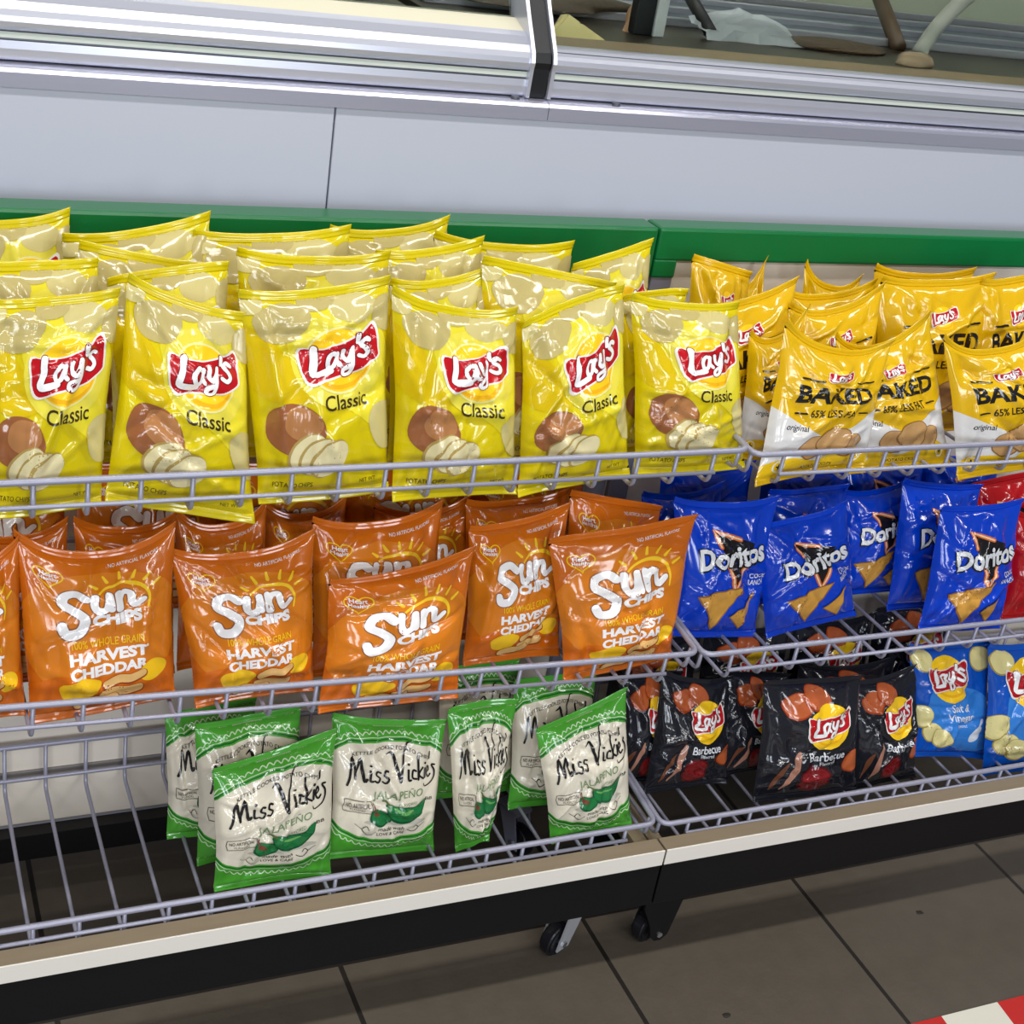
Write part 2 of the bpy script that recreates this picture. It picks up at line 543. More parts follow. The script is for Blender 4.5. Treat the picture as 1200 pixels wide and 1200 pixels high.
def basket(x0, x1, zr, zf, label, tilt=0.0, back_up=.026, yf=1.275, yb=1.574, low=.0265):
    """open wire basket: rim, lower front wire, back wire and U shaped ribs"""
    cx = (x0 + x1) / 2
    zc = zr
    t = empty('wire_basket', (cx, yf, zc), (0, math.atan(tilt), 0))
    tag(t, label, 'wire basket', 'wire shelf baskets')
    a, b = x0 - cx, x1 - cx
    D = yb - yf
    dz = zf - zr
    r1, r2, r3 = .0038, .0026, .0026
    bm = bmesh.new()
    tube(bm, fillet([(a, 0, 0), (b, 0, 0), (b, D, back_up), (a, D, back_up)], .016, True, 5), r1, 10, True)
    bm_obj('rim', bm, wire_m, t, True)
    n = int((b - a - .05) / .0508)
    off = ((b - a) - n * .0508) / 2
    bm = bmesh.new()
    tube(bm, [(a + off - .003, -.0015, -low), (b - off + .003, -.0015, -low)], r2, 8)
    bm_obj('front_wire', bm, wire_m, t, True)
    bm = bmesh.new()
    tube(bm, [(a + off - .003, D - .004, dz + .018), (b - off + .003, D - .004, dz + .018)], r2, 8)
    bm_obj('back_wire', bm, wire_m, t, True)
    for s, nm in ((a, 1), (b, -1)):
        bm = bmesh.new()
        tube(bm, fillet([(s + nm * .004, .012, 0), (s + nm * .004, .014, dz + .012), (s + nm * .004, D - .014, dz + .012), (s + nm * .004, D - .012, back_up)], .01), r2, 8)
        bm_obj('side_wire', bm, wire_m, t, True)
    first = None
    for i in range(n + 1):
        x = a + off + i * .0508
        if first is None:
            bm = bmesh.new()
            tube(bm, fillet([(0, .0015, 0), (0, .0025, dz), (0, D - .003, dz), (0, D - .0015, back_up)], .012), r3, 8)
            first = bm_obj('rib', bm, wire_m, t, True)
            first.location = (x, 0, 0)
        else:
            c = first.copy()
            COL.objects.link(c)
            c.parent = t
            c.location = (x, 0, 0)
    return t


xl0, xl1, xr0, xr1 = XJ - 1.212, XJ - .004, XJ + .006, XJ + 1.212
basket(xl0, xl1, .793, .7505, 'top wire basket of the left rack full of classic chips')
basket(xr0, xr1, .786, .7435, 'top wire basket of the right rack full of baked chips')
basket(xl0, xl1, .5275, .484, 'middle wire basket of the left rack holding orange snack bags', tilt=.0345)
basket(xr0, xr1, .502, .459, 'middle wire basket of the right rack holding blue and red bags')
basket(xl0, xl1, .2315, .189, 'half empty bottom wire basket of the left rack', low=.02)
basket(xr0, xr1, .2265, .186, 'bottom wire basket of the right rack under black bags', low=.02)


# ------------------------------------------------------------------ printed art for the bags (2-D, centimetres)
class Art:
    def __init__(self, W, H):
        self.W, self.H = W, H
        self.parts = {'pouch': [], 'logo': []}
        self.boxes = []
        self.part = 'pouch'

    def tris(self, T, mat):
        if not len(T):
            return
        T = np.array(T, float)
        lo, hi = T.reshape(-1, 2).min(0), T.reshape(-1, 2).max(0)
        lay = 0
        for l0, h0, l in self.boxes:
            if l >= lay and (lo < h0).all() and (l0 < hi).all():
                lay = l + 1
        self.boxes.append((lo, hi, lay))
        self.parts[self.part].append((T, lay, mat))

    def polys(self, polys, mat):
        T = []
        for p in polys:
            for i, j, k in tessellate_polygon([[Vector((q[0], q[1], 0)) for q in p]]):
                T.append((p[i], p[j], p[k]))
        self.tris(T, mat)

    def poly(self, p, mat): self.polys([p], mat)

    def ell(self, cx, cy, rx, ry, mat, rot=0, n=30, wob=0, seed=1):
        rr = random.Random(seed)
        ph = rr.uniform(0, 6)
        c, s = math.cos(rot), math.sin(rot)
        p = []
        for i in range(n):
            a = i * 2 * math.pi / n
            k = 1 + wob * math.sin(3 * a + ph) + wob * .6 * math.sin(5 * a + 2 * ph)
            x, y = rx * k * math.cos(a), ry * k * math.sin(a)
            p.append((cx + x * c - y * s, cy + x * s + y * c))
        T = [((cx, cy), p[i], p[(i + 1) % n]) for i in range(n)]
        self.tris(T, mat)

    def strokes(self, lines, mat, grow=0.0):
        T = []
        for pts in lines:
            T += stroke(pts, grow)
        self.tris(T, mat)

    def text(self, s, cx, cy, w, mat, h=None, bold=0.0, shear=0.0, rot=0.0, arc=0.0):
        self.tris(text_tris(s, cx, cy, w, h, bold, shear, rot, arc), mat)


def stroke(pts, grow=0.0, sub=5):
    """pts: list of (x, y, width); smooth ribbon with round ends"""
    P = [np.array(p, float) for p in pts]
    if len(P) == 1:
        P = [P[0], P[0] + np.array([1e-3, 0, 0])]
    S = []
    for i in range(len(P) - 1):
        p0, p1, p2, p3 = P[max(i - 1, 0)], P[i], P[i + 1], P[min(i + 2, len(P) - 1)]
        for k in range(sub):
            t = k / sub
            S.append(.5 * ((2 * p1) + (-p0 + p2) * t + (2 * p0 - 5 * p1 + 4 * p2 - p3) * t * t + (-p0 + 3 * p1 - 3 * p2 + p3) * t ** 3))
    S.append(P[-1])
    T = []
    L, R = [], []
    for i, s in enumerate(S):
        a, b = S[max(i - 1, 0)], S[min(i + 1, len(S) - 1)]
        d = (b - a)[:2]
        d = d / (np.linalg.norm(d) + 1e-9)
        n = np.array([-d[1], d[0]]) * (s[2] / 2 + grow)
        L.append(s[:2] + n)
        R.append(s[:2] - n)
    for i in range(len(S) - 1):
        T += [(L[i], R[i], R[i + 1]), (L[i], R[i + 1], L[i + 1])]
    for s in (S[0], S[-1]):
        r = s[2] / 2 + grow
        c = [(s[0] + r * math.cos(a * math.pi / 5), s[1] + r * math.sin(a * math.pi / 5)) for a in range(10)]
        T += [((s[0], s[1]), c[i], c[(i + 1) % 10]) for i in range(10)]
    return T


TXT = {}


def text_tris(s, cx, cy, w, h=None, bold=0.0, shear=0.0, rot=0.0, arc=0.0):
    key = (s, bold)
    if key not in TXT:
        c = bpy.data.curves.new('lettering', 'FONT')
        c.body = s
        c.offset = bold
        c.resolution_u = 3
        c.fill_mode = 'FRONT'
        o = bpy.data.objects.new('lettering', c)
        COL.objects.link(o)
        bpy.context.view_layer.update()
        me = o.to_mesh()
        me.calc_loop_triangles()
        V = np.array([v.co[:2] for v in me.vertices])
        T = np.array([tuple(l.vertices) for l in me.loop_triangles])
        TXT[key] = V[T]
        o.to_mesh_clear()
        bpy.data.objects.remove(o)
        bpy.data.curves.remove(c)
    T = TXT[key].copy()
    lo, hi = T.reshape(-1, 2).min(0), T.reshape(-1, 2).max(0)
    k = w / (hi[0] - lo[0])
    ky = k if h is None else h / (hi[1] - lo[1])
    x = (T[..., 0] - (lo[0] + hi[0]) / 2) * k
    y = (T[..., 1] - (lo[1] + hi[1]) / 2) * ky
    x = x + shear * y
    y = y - arc * x * x
    c, sn = math.cos(rot), math.sin(rot)
    return np.stack([cx + x * c - y * sn, cy + x * sn + y * c], -1)


def xf(lines, cx, cy, k, rot=0.0):
    c, s = math.cos(rot), math.sin(rot)
    return [[(cx + (x * c - y * s) * k, cy + (x * s + y * c) * k, w * k) for x, y, w in l] for l in lines]


def W(pts, w): return [(x, y, w) for x, y in pts]


def smooth_poly(p, sub=5):
    P = [np.array(q, float) for q in p]
    n = len(P)
    out = []
    for i in range(n):
        p0, p1, p2, p3 = P[i - 1], P[i], P[(i + 1) % n], P[(i + 2) % n]
        for k in range(sub):
            t = k / sub
            q = .5 * ((2 * p1) + (-p0 + p2) * t + (2 * p0 - 5 * p1 + 4 * p2 - p3) * t * t + (-p0 + 3 * p1 - 3 * p2 + p3) * t ** 3)
            out.append((q[0], q[1]))
    return out


LAYS = [W([(-.33, .19), (-.355, .02), (-.40, -.15), (-.30, -.165), (-.17, -.145)], .085),
        W([(-.06, .06), (-.13, .085), (-.195, .0), (-.185, -.10), (-.12, -.09), (-.065, .03)], .06),
        W([(-.05, .08), (-.07, -.03), (-.03, -.09)], .06),
        W([(.04, .11), (.03, .0), (.075, -.05), (.13, .02), (.155, .12)], .058),
        W([(.155, .13), (.13, -.06), (.07, -.20), (-.02, -.22), (.0, -.15), (.11, -.10)], .05),
        W([(.245, .28), (.225, .18)], .055),
        W([(.38, .17), (.32, .205), (.27, .15), (.33, .085), (.355, .02), (.30, -.03), (.225, .0)], .058)]
BANNER = [(-.5, .21), (-.3, .17), (-.05, .18), (.2, .25), (.46, .345), (.5, .2), (.49, .03), (.46, -.07), (.25, -.17), (0, -.21), (-.25, -.245), (-.42, -.28), (-.5, -.18), (-.52, .02)]


def lays(a, cx, cy, w, rot=0.05, ball=(255, 205, 30), ring=True, br=.42):
    a.part = 'logo'
    c, s = math.cos(rot), math.sin(rot)
    if ring:
        a.ell(cx - .02 * w, cy - .01 * w, .45 * w, .45 * w, film('ring_pale', (240, 230, 150)))
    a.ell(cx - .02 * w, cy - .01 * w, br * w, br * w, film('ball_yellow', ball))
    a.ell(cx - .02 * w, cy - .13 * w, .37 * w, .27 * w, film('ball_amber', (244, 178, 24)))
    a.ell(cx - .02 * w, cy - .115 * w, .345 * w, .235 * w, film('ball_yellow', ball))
    B = smooth_poly(BANNER, 3)
    rotp = lambda pts, k: [(cx + (x * c - y * s) * k, cy + (x * s + y * c) * k) for x, y in pts]
    a.poly(rotp([(x * 1.06, y * 1.12) for x, y in B], w), film('banner_white', (238, 232, 226)))
    a.poly(rotp(B, w), film('banner_red', (186, 18, 28)))
    L = xf(LAYS, cx, cy, w, rot)
    a.strokes(L, film('letter_shadow', (120, 8, 18)), .012 * w)
    a.strokes(L, film('letter_white', (246, 244, 244)))
    a.part = 'pouch'


def art_classic():
    a = Art(15, 23)
    Y1, Y2 = film('lemon_light', (228, 213, 48)), film('sun_yellow', (214, 184, 6))
    chip, chip2 = film('chip_cream', (190, 174, 112)), film('chip_pale', (206, 192, 128))
    a.poly(smooth_poly([(6, 22.5), (4, 17), (7, 12), (11, 9), (15.5, 6), (15.5, 13), (14, 18), (12, 22.5)]), Y1)
    a.poly(smooth_poly([(0, 13), (3, 11), (6, 11.5), (4.5, 15), (2, 18), (-.5, 19)]), Y2)
    a.ell(9.2, 15.2, 5.0, 5.2, film('halo', (230, 216, 74)))
    a.ell(3.7, 19.6, 2.9, 2.1, chip, .3, wob=.04)
    a.ell(11.0, 20.7, 2.7, 1.5, chip2, -.2, wob=.05)
    a.ell(14.6, 19.3, 1.5, 1.9, chip, .2)
    a.ell(7.4, 21.8, 2.0, 1.1, chip, .1)
    a.ell(.6, 21.6, 1.6, 1.2, chip2, .2)
    a.ell(14.3, 7.6, 2.0, 2.7, chip2, .35, wob=.03)
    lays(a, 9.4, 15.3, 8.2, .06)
    a.text('Classic', 9.6, 10.75, 5.2, film('dark_brown', (62, 46, 24)), h=1.55, bold=.012)
    a.ell(3.9, 8.3, 3.0, 2.7, film('potato_brown', (150, 92, 54), vary=.18), -.3, wob=.03)
    a.ell(4.6, 8.9, 2.0, 1.7, film('potato_light', (178, 122, 74), vary=.12), -.3, wob=.03)
    for i, (x, y) in enumerate(((4.9, 5.9), (6.0, 5.4), (7.3, 5.1))):
        a.ell(x, y, 2.4, 1.55, film('slice_edge', (176, 150, 84)), .75)
        a.ell(x + .18, y - .02, 2.25, 1.42, film('slice', (224, 212, 164)), .75)
    a.text('POTATO CHIPS', 3.6, 2.25, 4.2, film('dark_brown', (62, 46, 24)), h=.55)
    a.text('NET WT', 12.3, 1.9, 2.0, film('dark_brown', (62, 46, 24)), h=.4)
    return a, film('lays_yellow', (216, 195, 10))


def art_baked():
    a = Art(16, 19.5)
    dk = film('ink_black', (28, 26, 26))
    a.poly([(0, 9.4), (3.5, 7.6), (8.2, 5.3), (12, 7.2), (16, 9.6), (16, 1), (0, 1)], film('grey_white', (216, 214, 212)))
    a.poly(smooth_poly([(0, .5), (0, 2.4), (4, 3.2), (8, 2.4), (12, 4.2), (16, 2.0), (16, .5)], 4), film('baked_yellow2', (228, 186, 20)))
    lays(a, 8.1, 14.6, 3.7, .04, ring=False)
    a.text('BAKED', 8.1, 11.3, 11.2, dk, h=2.5, bold=.035)
    a.text('65% LESS FAT', 8.1, 8.75, 6.6, dk, h=.95, bold=.015)
    a.strokes([[(2.7, 13.5, .28), (5.4, 13.5, .28)], [(10.8, 13.6, .28), (13.6, 13.6, .28)], [(2.7, 8.75, .22), (4.3, 8.75, .22)], [(11.9, 8.75, .22), (13.5, 8.75, .22)]], dk)
    a.text('original', 3.4, 6.9, 3.0, dk, h=.95, bold=.01, shear=.2, rot=-.12)
    for i, (x, y, r) in enumerate(((6.3, 4.3, 2.0), (11.8, 4.3, 2.1), (9.2, 4.9, 2.4))):
        a.ell(x, y, r, r * .8, film('baked_edge', (140, 100, 56)), .1 * i, wob=.05, seed=i)
        a.ell(x, y + .06, r * .93, r * .73, film('baked_chip', (190, 148, 96), vary=.14), .1 * i, wob=.05, seed=i)
    for x in (2.3, 13.8):
        a.ell(x, 2.2, .75, .75, film('icon_white', (230, 226, 200)))
        a.ell(x, 2.2, .55, .55, film('baked_yellow2', (228, 186, 20)))
        a.strokes([[(x - .25, 2.2, .16), (x + .25, 2.2, .16)], [(x, 1.95, .16), (x, 2.5, .16)]], dk)
    a.text('POTATO CRISPS', 8.0, 1.65, 4.6, dk, h=.45)
    return a, film('baked_yellow', (222, 176, 14))


SUN = [W([(.33, .47), (.24, .56), (.10, .52), (.06, .39), (.19, .28), (.29, .16), (.22, .01), (.07, -.01), (.02, .09)], .118),
       W([(.43, .52), (.415, .35), (.46, .26), (.55, .29), (.58, .40), (.59, .52)], .09), W([(.59, .52), (.60, .28)], .09),
       W([(.70, .27), (.70, .52)], .09), W([(.70, .40), (.76, .50), (.85, .48), (.86, .34), (.90, .28), (1.0, .35)], .088)]


def art_grain():
    a = Art(16, 20.5)
    ye = film('cheddar_yellow', (246, 196, 30))
    wh = film('letter_white', (246, 244, 244))
    a.ell(8, 10, 8.5, 8, film('amber_glow', (216, 124, 28)))
    a.poly(smooth_poly([(-.5, .5), (16.5, .5), (16.5, 5), (12, 5.6), (8, 4.7), (4, 5.4), (-.5, 4)], 4), film('deep_orange', (214, 106, 16)))
    # heart badge
    hx, hy = 2.9, 16.8
    H = [(hx + 1.45 * (16 * math.sin(t) ** 3) / 16, hy + 1.35 * (13 * math.cos(t) - 5 * math.cos(2 * t) - 2 * math.cos(3 * t) - math.cos(4 * t)) / 16, .16) for t in [i * 2 * math.pi / 28 for i in range(29)]]
    a.strokes([H], ye)
    a.text('Heart', hx, hy + .42, 1.7, wh, h=.6, bold=.02)
    a.text('Healthy', hx, hy - .25, 2.0, wh, h=.65, bold=.02)
    # sun arc and rays
    sx, sy, r = 10.1, 13.0, 3.0
    a.strokes([[(sx + r * math.cos(t), sy + r * math.sin(t), .55 * (1 - abs(k - 6) / 9)) for k, t in enumerate([2.75 - i * .26 for i in range(13)])]], film('sun_arc', (250, 204, 44)))
    for k in range(7):
        t = 2.7 - k * .37
        a.strokes([[(sx + (r + .75) * math.cos(t), sy + (r + .75) * math.sin(t), .42), (sx + (r + 1.7) * math.cos(t), sy + (r + 1.7) * math.sin(t), .25)]], film('sun_arc', (250, 204, 44)))
    a.part = 'logo'
    L = xf(SUN, 3.6, 9.7, 8.9, .03)
    a.strokes(L, film('sun_outline', (150, 92, 60)), .14)
    a.strokes(L, wh)
    a.text('CHIPS', 9.5, 11.1, 5.3, wh, h=1.4, bold=.06, rot=.03)
    a.part = 'pouch'
    a.text('100% WHOLE GRAIN', 8.4, 8.6, 7.6, ye, h=.85, bold=.01, rot=.02)
    a.text('HARVEST', 8.5, 7.15, 8.4, wh, h=1.3, bold=.05, rot=.03)
    a.text('CHEDDAR', 8.5, 5.6, 8.4, wh, h=1.25, bold=.05, rot=.03)
    a.ell(5.3, 3.7, 2.2, 1.25, ye, .15, wob=.05)
    a.ell(13.3, 4.6, 1.6, 1.2, ye, .3)
    for (x, y, q) in ((10.2, 4.1, .2), (9.8, 2.8, -.1), (7.0, 2.2, .1)):
        d = [(x - 2.0, y - .2 - q, .9), (x - .7, y + .1, .95), (x + .6, y - .05, .95), (x + 1.9, y + .15 + q, .85)]
        a.strokes([d], film('crust', (150, 66, 20)), .13)
        a.strokes([[(p, s + .1, v) for p, s, v in d]], film('grain_chip', (226, 180, 112), vary=.2))
    a.text('NO ARTIFICIAL FLAVORS', 11.6, 18.75, 5.2, wh, h=.42)
    return a, film('grain_orange', (204, 104, 20))


def doritos(base, name, flav, tri_edge):
    a = Art(15, 18)
    wh = film('letter_silver', (226, 228, 232))
    a.part = 'logo'
    P = [(5.0, 14.6), (11.3, 12.6), (8.2, 6.6)]
    cen = (8.1, 11.2)
    a.poly(P, film('tri_black', (24, 22, 26)))

    def edge(p, q, f0, f1, w, m, k=.96):
        p = [cen[i] + (p[i] - cen[i]) * k for i in (0, 1)]
        q = [cen[i] + (q[i] - cen[i]) * k for i in (0, 1)]
        a.strokes([[(p[0] + (q[0] - p[0]) * f, p[1] + (q[1] - p[1]) * f, w * (1 if i else .6)) for i, f in enumerate((f0, (f0 + f1) / 2, f1))]], m)
    eo, ec = film('tri_orange', (222, 110, 40)), film('tri_cream', (236, 206, 170))
    for p, q, f0, f1 in ((P[0], P[1], 0, .62), (P[0], P[2], 0, .3), (P[2], P[1], 0, .5), (P[2], P[0], 0, .38)):
        edge(p, q, f0, f1, .62, eo)
        edge(p, q, f0, f1, .24, ec)
    a.text('Doritos', 8.0, 10.9, 10.7, film('ink_black', (28, 26, 26)), h=3.1, bold=.075, shear=.1, rot=.13)
    a.text('Doritos', 8.0, 10.95, 10.3, wh, h=2.75, bold=.035, shear=.1, rot=.13)
    a.part = 'pouch'
    for i, s in enumerate(flav):
        a.text(s, 12.5, 8.35 - i * .95, 2.3, wh, h=.7, bold=.02, rot=.1)
    for (T, sd) in ((((2.6, 5.7), (10.0, 7.5), (5.8, 1.4)), 1), (((8.3, 3.3), (12.4, 6.2), (10.7, 1.6)), 2)):
        c = [sum(p[i] for p in T) / 3 for i in (0, 1)]
        a.poly(T, film('chip_dark', (150, 98, 34)))
        a.poly([(c[0] + (p[0] - c[0]) * .9, c[1] + (p[1] - c[1]) * .9) for p in T], film('corn_chip', (206, 152, 66), vary=.35))
    return a, base


def bbq_like(kind):
    a = Art(15, 17.5)
    wh = film('letter_silver', (226, 228, 232))
    if kind == 'bbq':
        ora, orb = film('bbq_chip', (186, 94, 52), vary=.35), film('bbq_chip_edge', (160, 60, 20))
        for x, y, r, q in ((4.6, 14.0, 2.3, .3), (7.4, 15.0, 2.1, -.3), (13.6, 5.2, 1.8, 1.1)):
            a.ell(x, y, r, r * .78, orb, q, wob=.04)
            a.ell(x + .06, y + .08, r * .92, r * .7, ora, q, wob=.04)
        lays(a, 9.3, 10.9, 6.6, .0, ring=False, br=.51)
        a.text('Barbecue', 9.3, 6.55, 5.8, wh, h=1.2, bold=.015)
        a.text('Flavored', 9.3, 5.55, 2.6, wh, h=.5)
        a.ell(7.6, 3.2, 2.5, 2.1, film('bowl_rim', (84, 20, 22)))
        a.ell(7.6, 3.25, 2.1, 1.75, film('bbq_sauce', (128, 24, 28), vary=.3))
        a.strokes([[(3.0, 2.0, .25), (3.9, 3.8, .7), (4.8, 6.0, .95), (5.3, 7.2, .4)]], film('shallot', (176, 124, 104), vary=.2))
        a.strokes([[(1.6, 2.0, .3), (2.7, 4.6, .8), (3.6, 6.0, .2)]], film('smoked', (110, 66, 46)))
        return a, film('charcoal', (30, 31, 38))
    ch, ce = film('kettle_chip', (228, 216, 150), vary=.1), film('kettle_edge', (172, 150, 70))
    a.poly(smooth_poly([(4, 11.5), (13, 10), (16, 6), (16, 2), (9, 1.5), (3, 4), (2, 8)]), film('sky_swoosh', (52, 128, 214)))
    for x, y, r, q in ((2.0, 15.2, 2.0, .3), (12.9, 14.9, 2.1, -.3), (2.6, 4.2, 1.8, .3), (4.3, 3.4, 1.8, -.2), (1.0, 6.6, 1.9, .8)):
        a.ell(x, y, r, r * .85, ce, q, wob=.03)
        a.ell(x + .05, y + .07, r * .92, r * .78, ch, q, wob=.03)
    lays(a, 6.4, 12.5, 7.2, .0, ring=False, br=.5)
    a.text('Salt &', 8.2, 8.0, 3.8, wh, h=1.2, bold=.012)
    a.text('Vinegar', 8.2, 6.5, 5.4, wh, h=1.35, bold=.012)
    a.text('Flavored', 8.2, 5.4, 2.2, wh, h=.42)
    a.ell(11.6, 4.0, 1.9, .8, film('salt_white', (214, 220, 230)), .5)
    a.strokes([[(11.6, 4.2, .6), (13.6, 6.0, .35)]], film('salt_white', (214, 220, 230)))
    return a, film('vinegar_blue', (14, 84, 190))


MV = [W([(0, -.03), (.035, .06), (.085, .28), (.105, .03)], .026), W([(.105, .05), (.17, .28), (.195, .03), (.225, .05)], .032),
      W([(.265, .15), (.258, .04), (.285, .03)], .026), W([(.275, .215)], .03),
      W([(.37, .145), (.335, .16), (.325, .11), (.365, .07), (.34, .02), (.305, .035)], .022), W([(.455, .145), (.42, .16), (.41, .11), (.45, .07), (.425, .02), (.39, .035)], .022),
      [(.475, .33, .012), (.53, .36, .03), (.565, .22, .042), (.60, .02, .034)], [(.60, .02, .03), (.655, .25, .02), (.71, .45, .016), (.765, .47, .01)],
      W([(.70, .15), (.692, .04), (.72, .03)], .026), W([(.71, .215)], .03),
      W([(.79, .135), (.755, .145), (.742, .06), (.79, .04)], .024), W([(.83, .31), (.815, .03)], .026), W([(.875, .17), (.825, .09), (.88, .03)], .022),
      W([(.908, .15), (.90, .04)], .026), W([(.913, .215)], .03), W([(.925, .09), (.965, .12), (.95, .165), (.925, .10), (.95, .035), (.985, .06)], .02),
      W([(1.0, .31), (.985, .245)], .022), [(1.055, .16, .02), (1.015, .16, .022), (1.045, .09, .024), (1.03, .01, .02), (.97, -.05, .014), (.90, -.07, .012), (.885, -.03, .008)]]


def art_jalapeno():
    a = Art(15, 19.5)
    G, G2, wh = film('mv_green', (80, 168, 54)), film('mv_green_dark', (32, 112, 44)), film('mv_lace', (206, 232, 190))
    ink, sage = film('ink_black', (28, 26, 26)), film('sage', (120, 150, 104))
    top = [(15 * i / 24, 13.6 + 3.2 * math.sqrt(max(0, 1 - ((i - 12) / 12.3) ** 2))) for i in range(25)]
    bot = [(15 * i / 24, 6.2 - 3.1 * math.sqrt(max(0, 1 - ((i - 12) / 12.3) ** 2))) for i in range(25)]
    for i in range(1):
        a.polys([[top[k], top[k + 1], (top[k + 1][0], 19.5), (top[k][0], 19.5)] for k in range(24)], G)
        a.polys([[bot[k], bot[k + 1], (bot[k + 1][0], 0), (bot[k][0], 0)] for k in range(24)], G)
    a.strokes([[(x, y + .32, .2) for x, y in top], [(x, y - .32, .2) for x, y in bot]], G2)
    sc, sc2 = [], []
    for i in range(97):
        x = 15 * i / 96
        e = math.sqrt(max(0, 1 - ((x - 7.5) / 7.69) ** 2))
        sc.append((x, 13.6 + 3.2 * e + .95 + .38 * abs(math.sin(i * .55)), .14))
        sc2.append((x, 6.2 - 3.1 * e - .95 - .38 * abs(math.sin(i * .55)), .14))
    a.strokes([sc, sc2], wh)
    a.strokes([[(x, y + .62, .1) for x, y in top], [(x, y - .62, .1) for x, y in bot]], wh)
    a.text('KETTLE COOKED POTATO CHIPS', 7.5, 16.05, 10.2, ink, h=.55, arc=.066)
    a.part = 'logo'
    a.strokes(xf(MV, 1.5, 10.75, 11.6, .06), ink)
    a.part = 'pouch'
    a.text('JALAPE\u00d1O', 8.3, 9.6, 6.8, sage, h=1.6, rot=.07, shear=.1)
    a.text('FLAVORED', 9.6, 8.35, 2.6, sage, h=.4, rot=.07)
    sx, sy = 2.9, 7.7
    fr = [(sx - 1.75, sy - .75), (sx + 1.75, sy - .75), (sx + 1.9, sy), (sx + 1.75, sy + .75), (sx - 1.75, sy + .75), (sx - 1.9, sy), (sx - 1.75, sy - .75)]
    a.strokes([[(p[0], p[1], .09), ((p[0] + q[0]) / 2, (p[1] + q[1]) / 2, .09), (q[0], q[1], .09)] for p, q in zip(fr[:-1], fr[1:])], film('stamp_ink', (110, 104, 92)))
    a.text('NO ARTIFICIAL', sx, sy + .2, 3.1, film('stamp_ink', (110, 104, 92)), h=.5, bold=.02)
    a.text('FLAVORS', sx, sy - .38, 1.9, film('stamp_ink', (110, 104, 92)), h=.34)
    pg, pd, pl = film('pepper', (30, 120, 62)), film('pepper_dark', (18, 90, 50)), film('pepper_light', (110, 178, 96))
    a.ell(8.2, 5.75, 4.4, .45, film('soft_grey', (196, 192, 178)))
    D = [(6.9, 8.1, .6), (7.8, 7.2, 2.0), (9.2, 6.75, 2.3), (10.9, 7.2, 1.6), (12.1, 8.6, .3)]
    a.strokes([D], pd, .06)
    a.strokes([[(x, y + .1, w * .82) for x, y, w in D]], pg)
    a.strokes([[(7.6, 7.75, .2), (8.8, 7.3, .35), (10.2, 7.4, .15)]], pl)
    a.strokes([[(7.0, 8.2, .3), (6.5, 8.8, .22), (6.1, 8.85, .2)]], film('stem', (96, 110, 60)))
    a.ell(5.9, 6.4, 1.55, 1.15, pd, -.3, wob=.06)
    a.ell(5.95, 6.5, 1.35, .98, pg, -.3, wob=.06)
    a.ell(5.4, 6.9, .45, .35, film('stem_cap', (120, 70, 50)))
    a.strokes([[(5.3, 7.0, .22), (4.9, 7.9, .2), (4.85, 8.4, .16)]], film('stem_red', (120, 60, 50)))
    a.text('made with', 7.6, 4.75, 3.6, ink, h=.55, shear=.2)
    a.text('LOVE & CARE', 7.6, 4.0, 3.9, ink, h=.45)
    for s in (-1, 1):
        a.strokes([[(7.6 + s * 2.3, 4.5, .09), (7.6 + s * 3.2, 4.1, .09), (7.6 + s * 3.9, 4.7, .1), (7.6 + s * 3.4, 5.2, .09), (7.6 + s * 3.1, 4.8, .08)], [(7.6 + s * 3.9, 4.7, .08), (7.6 + s * 4.9, 5.4, .05)]], ink)
    a.text('BB', 12.9, 8.7, 1.1, ink, h=.4)
    return a, film('mv_cream', (236, 227, 206))


def tessellate(tris, L):
    out = []
    T = tris
    for _ in range(14):
        if not len(T): break
        e = np.stack([np.linalg.norm(T[:, (i + 1) % 3] - T[:, i], axis=1) for i in range(3)], 1)
        k = e.argmax(1)
        big = e.max(1) > L
        out.append(T[~big])
        T, k = T[big], k[big]
        if not len(T): break
        ix = np.arange(len(T))
        A, B, C = T[ix, k], T[ix, (k + 1) % 3], T[ix, (k + 2) % 3]
        M = (A + B) / 2
        T = np.concatenate([np.stack([A, M, C], 1), np.stack([M, B, C], 1)])
    return np.concatenate(out)


SEAL = .045
ART = {}


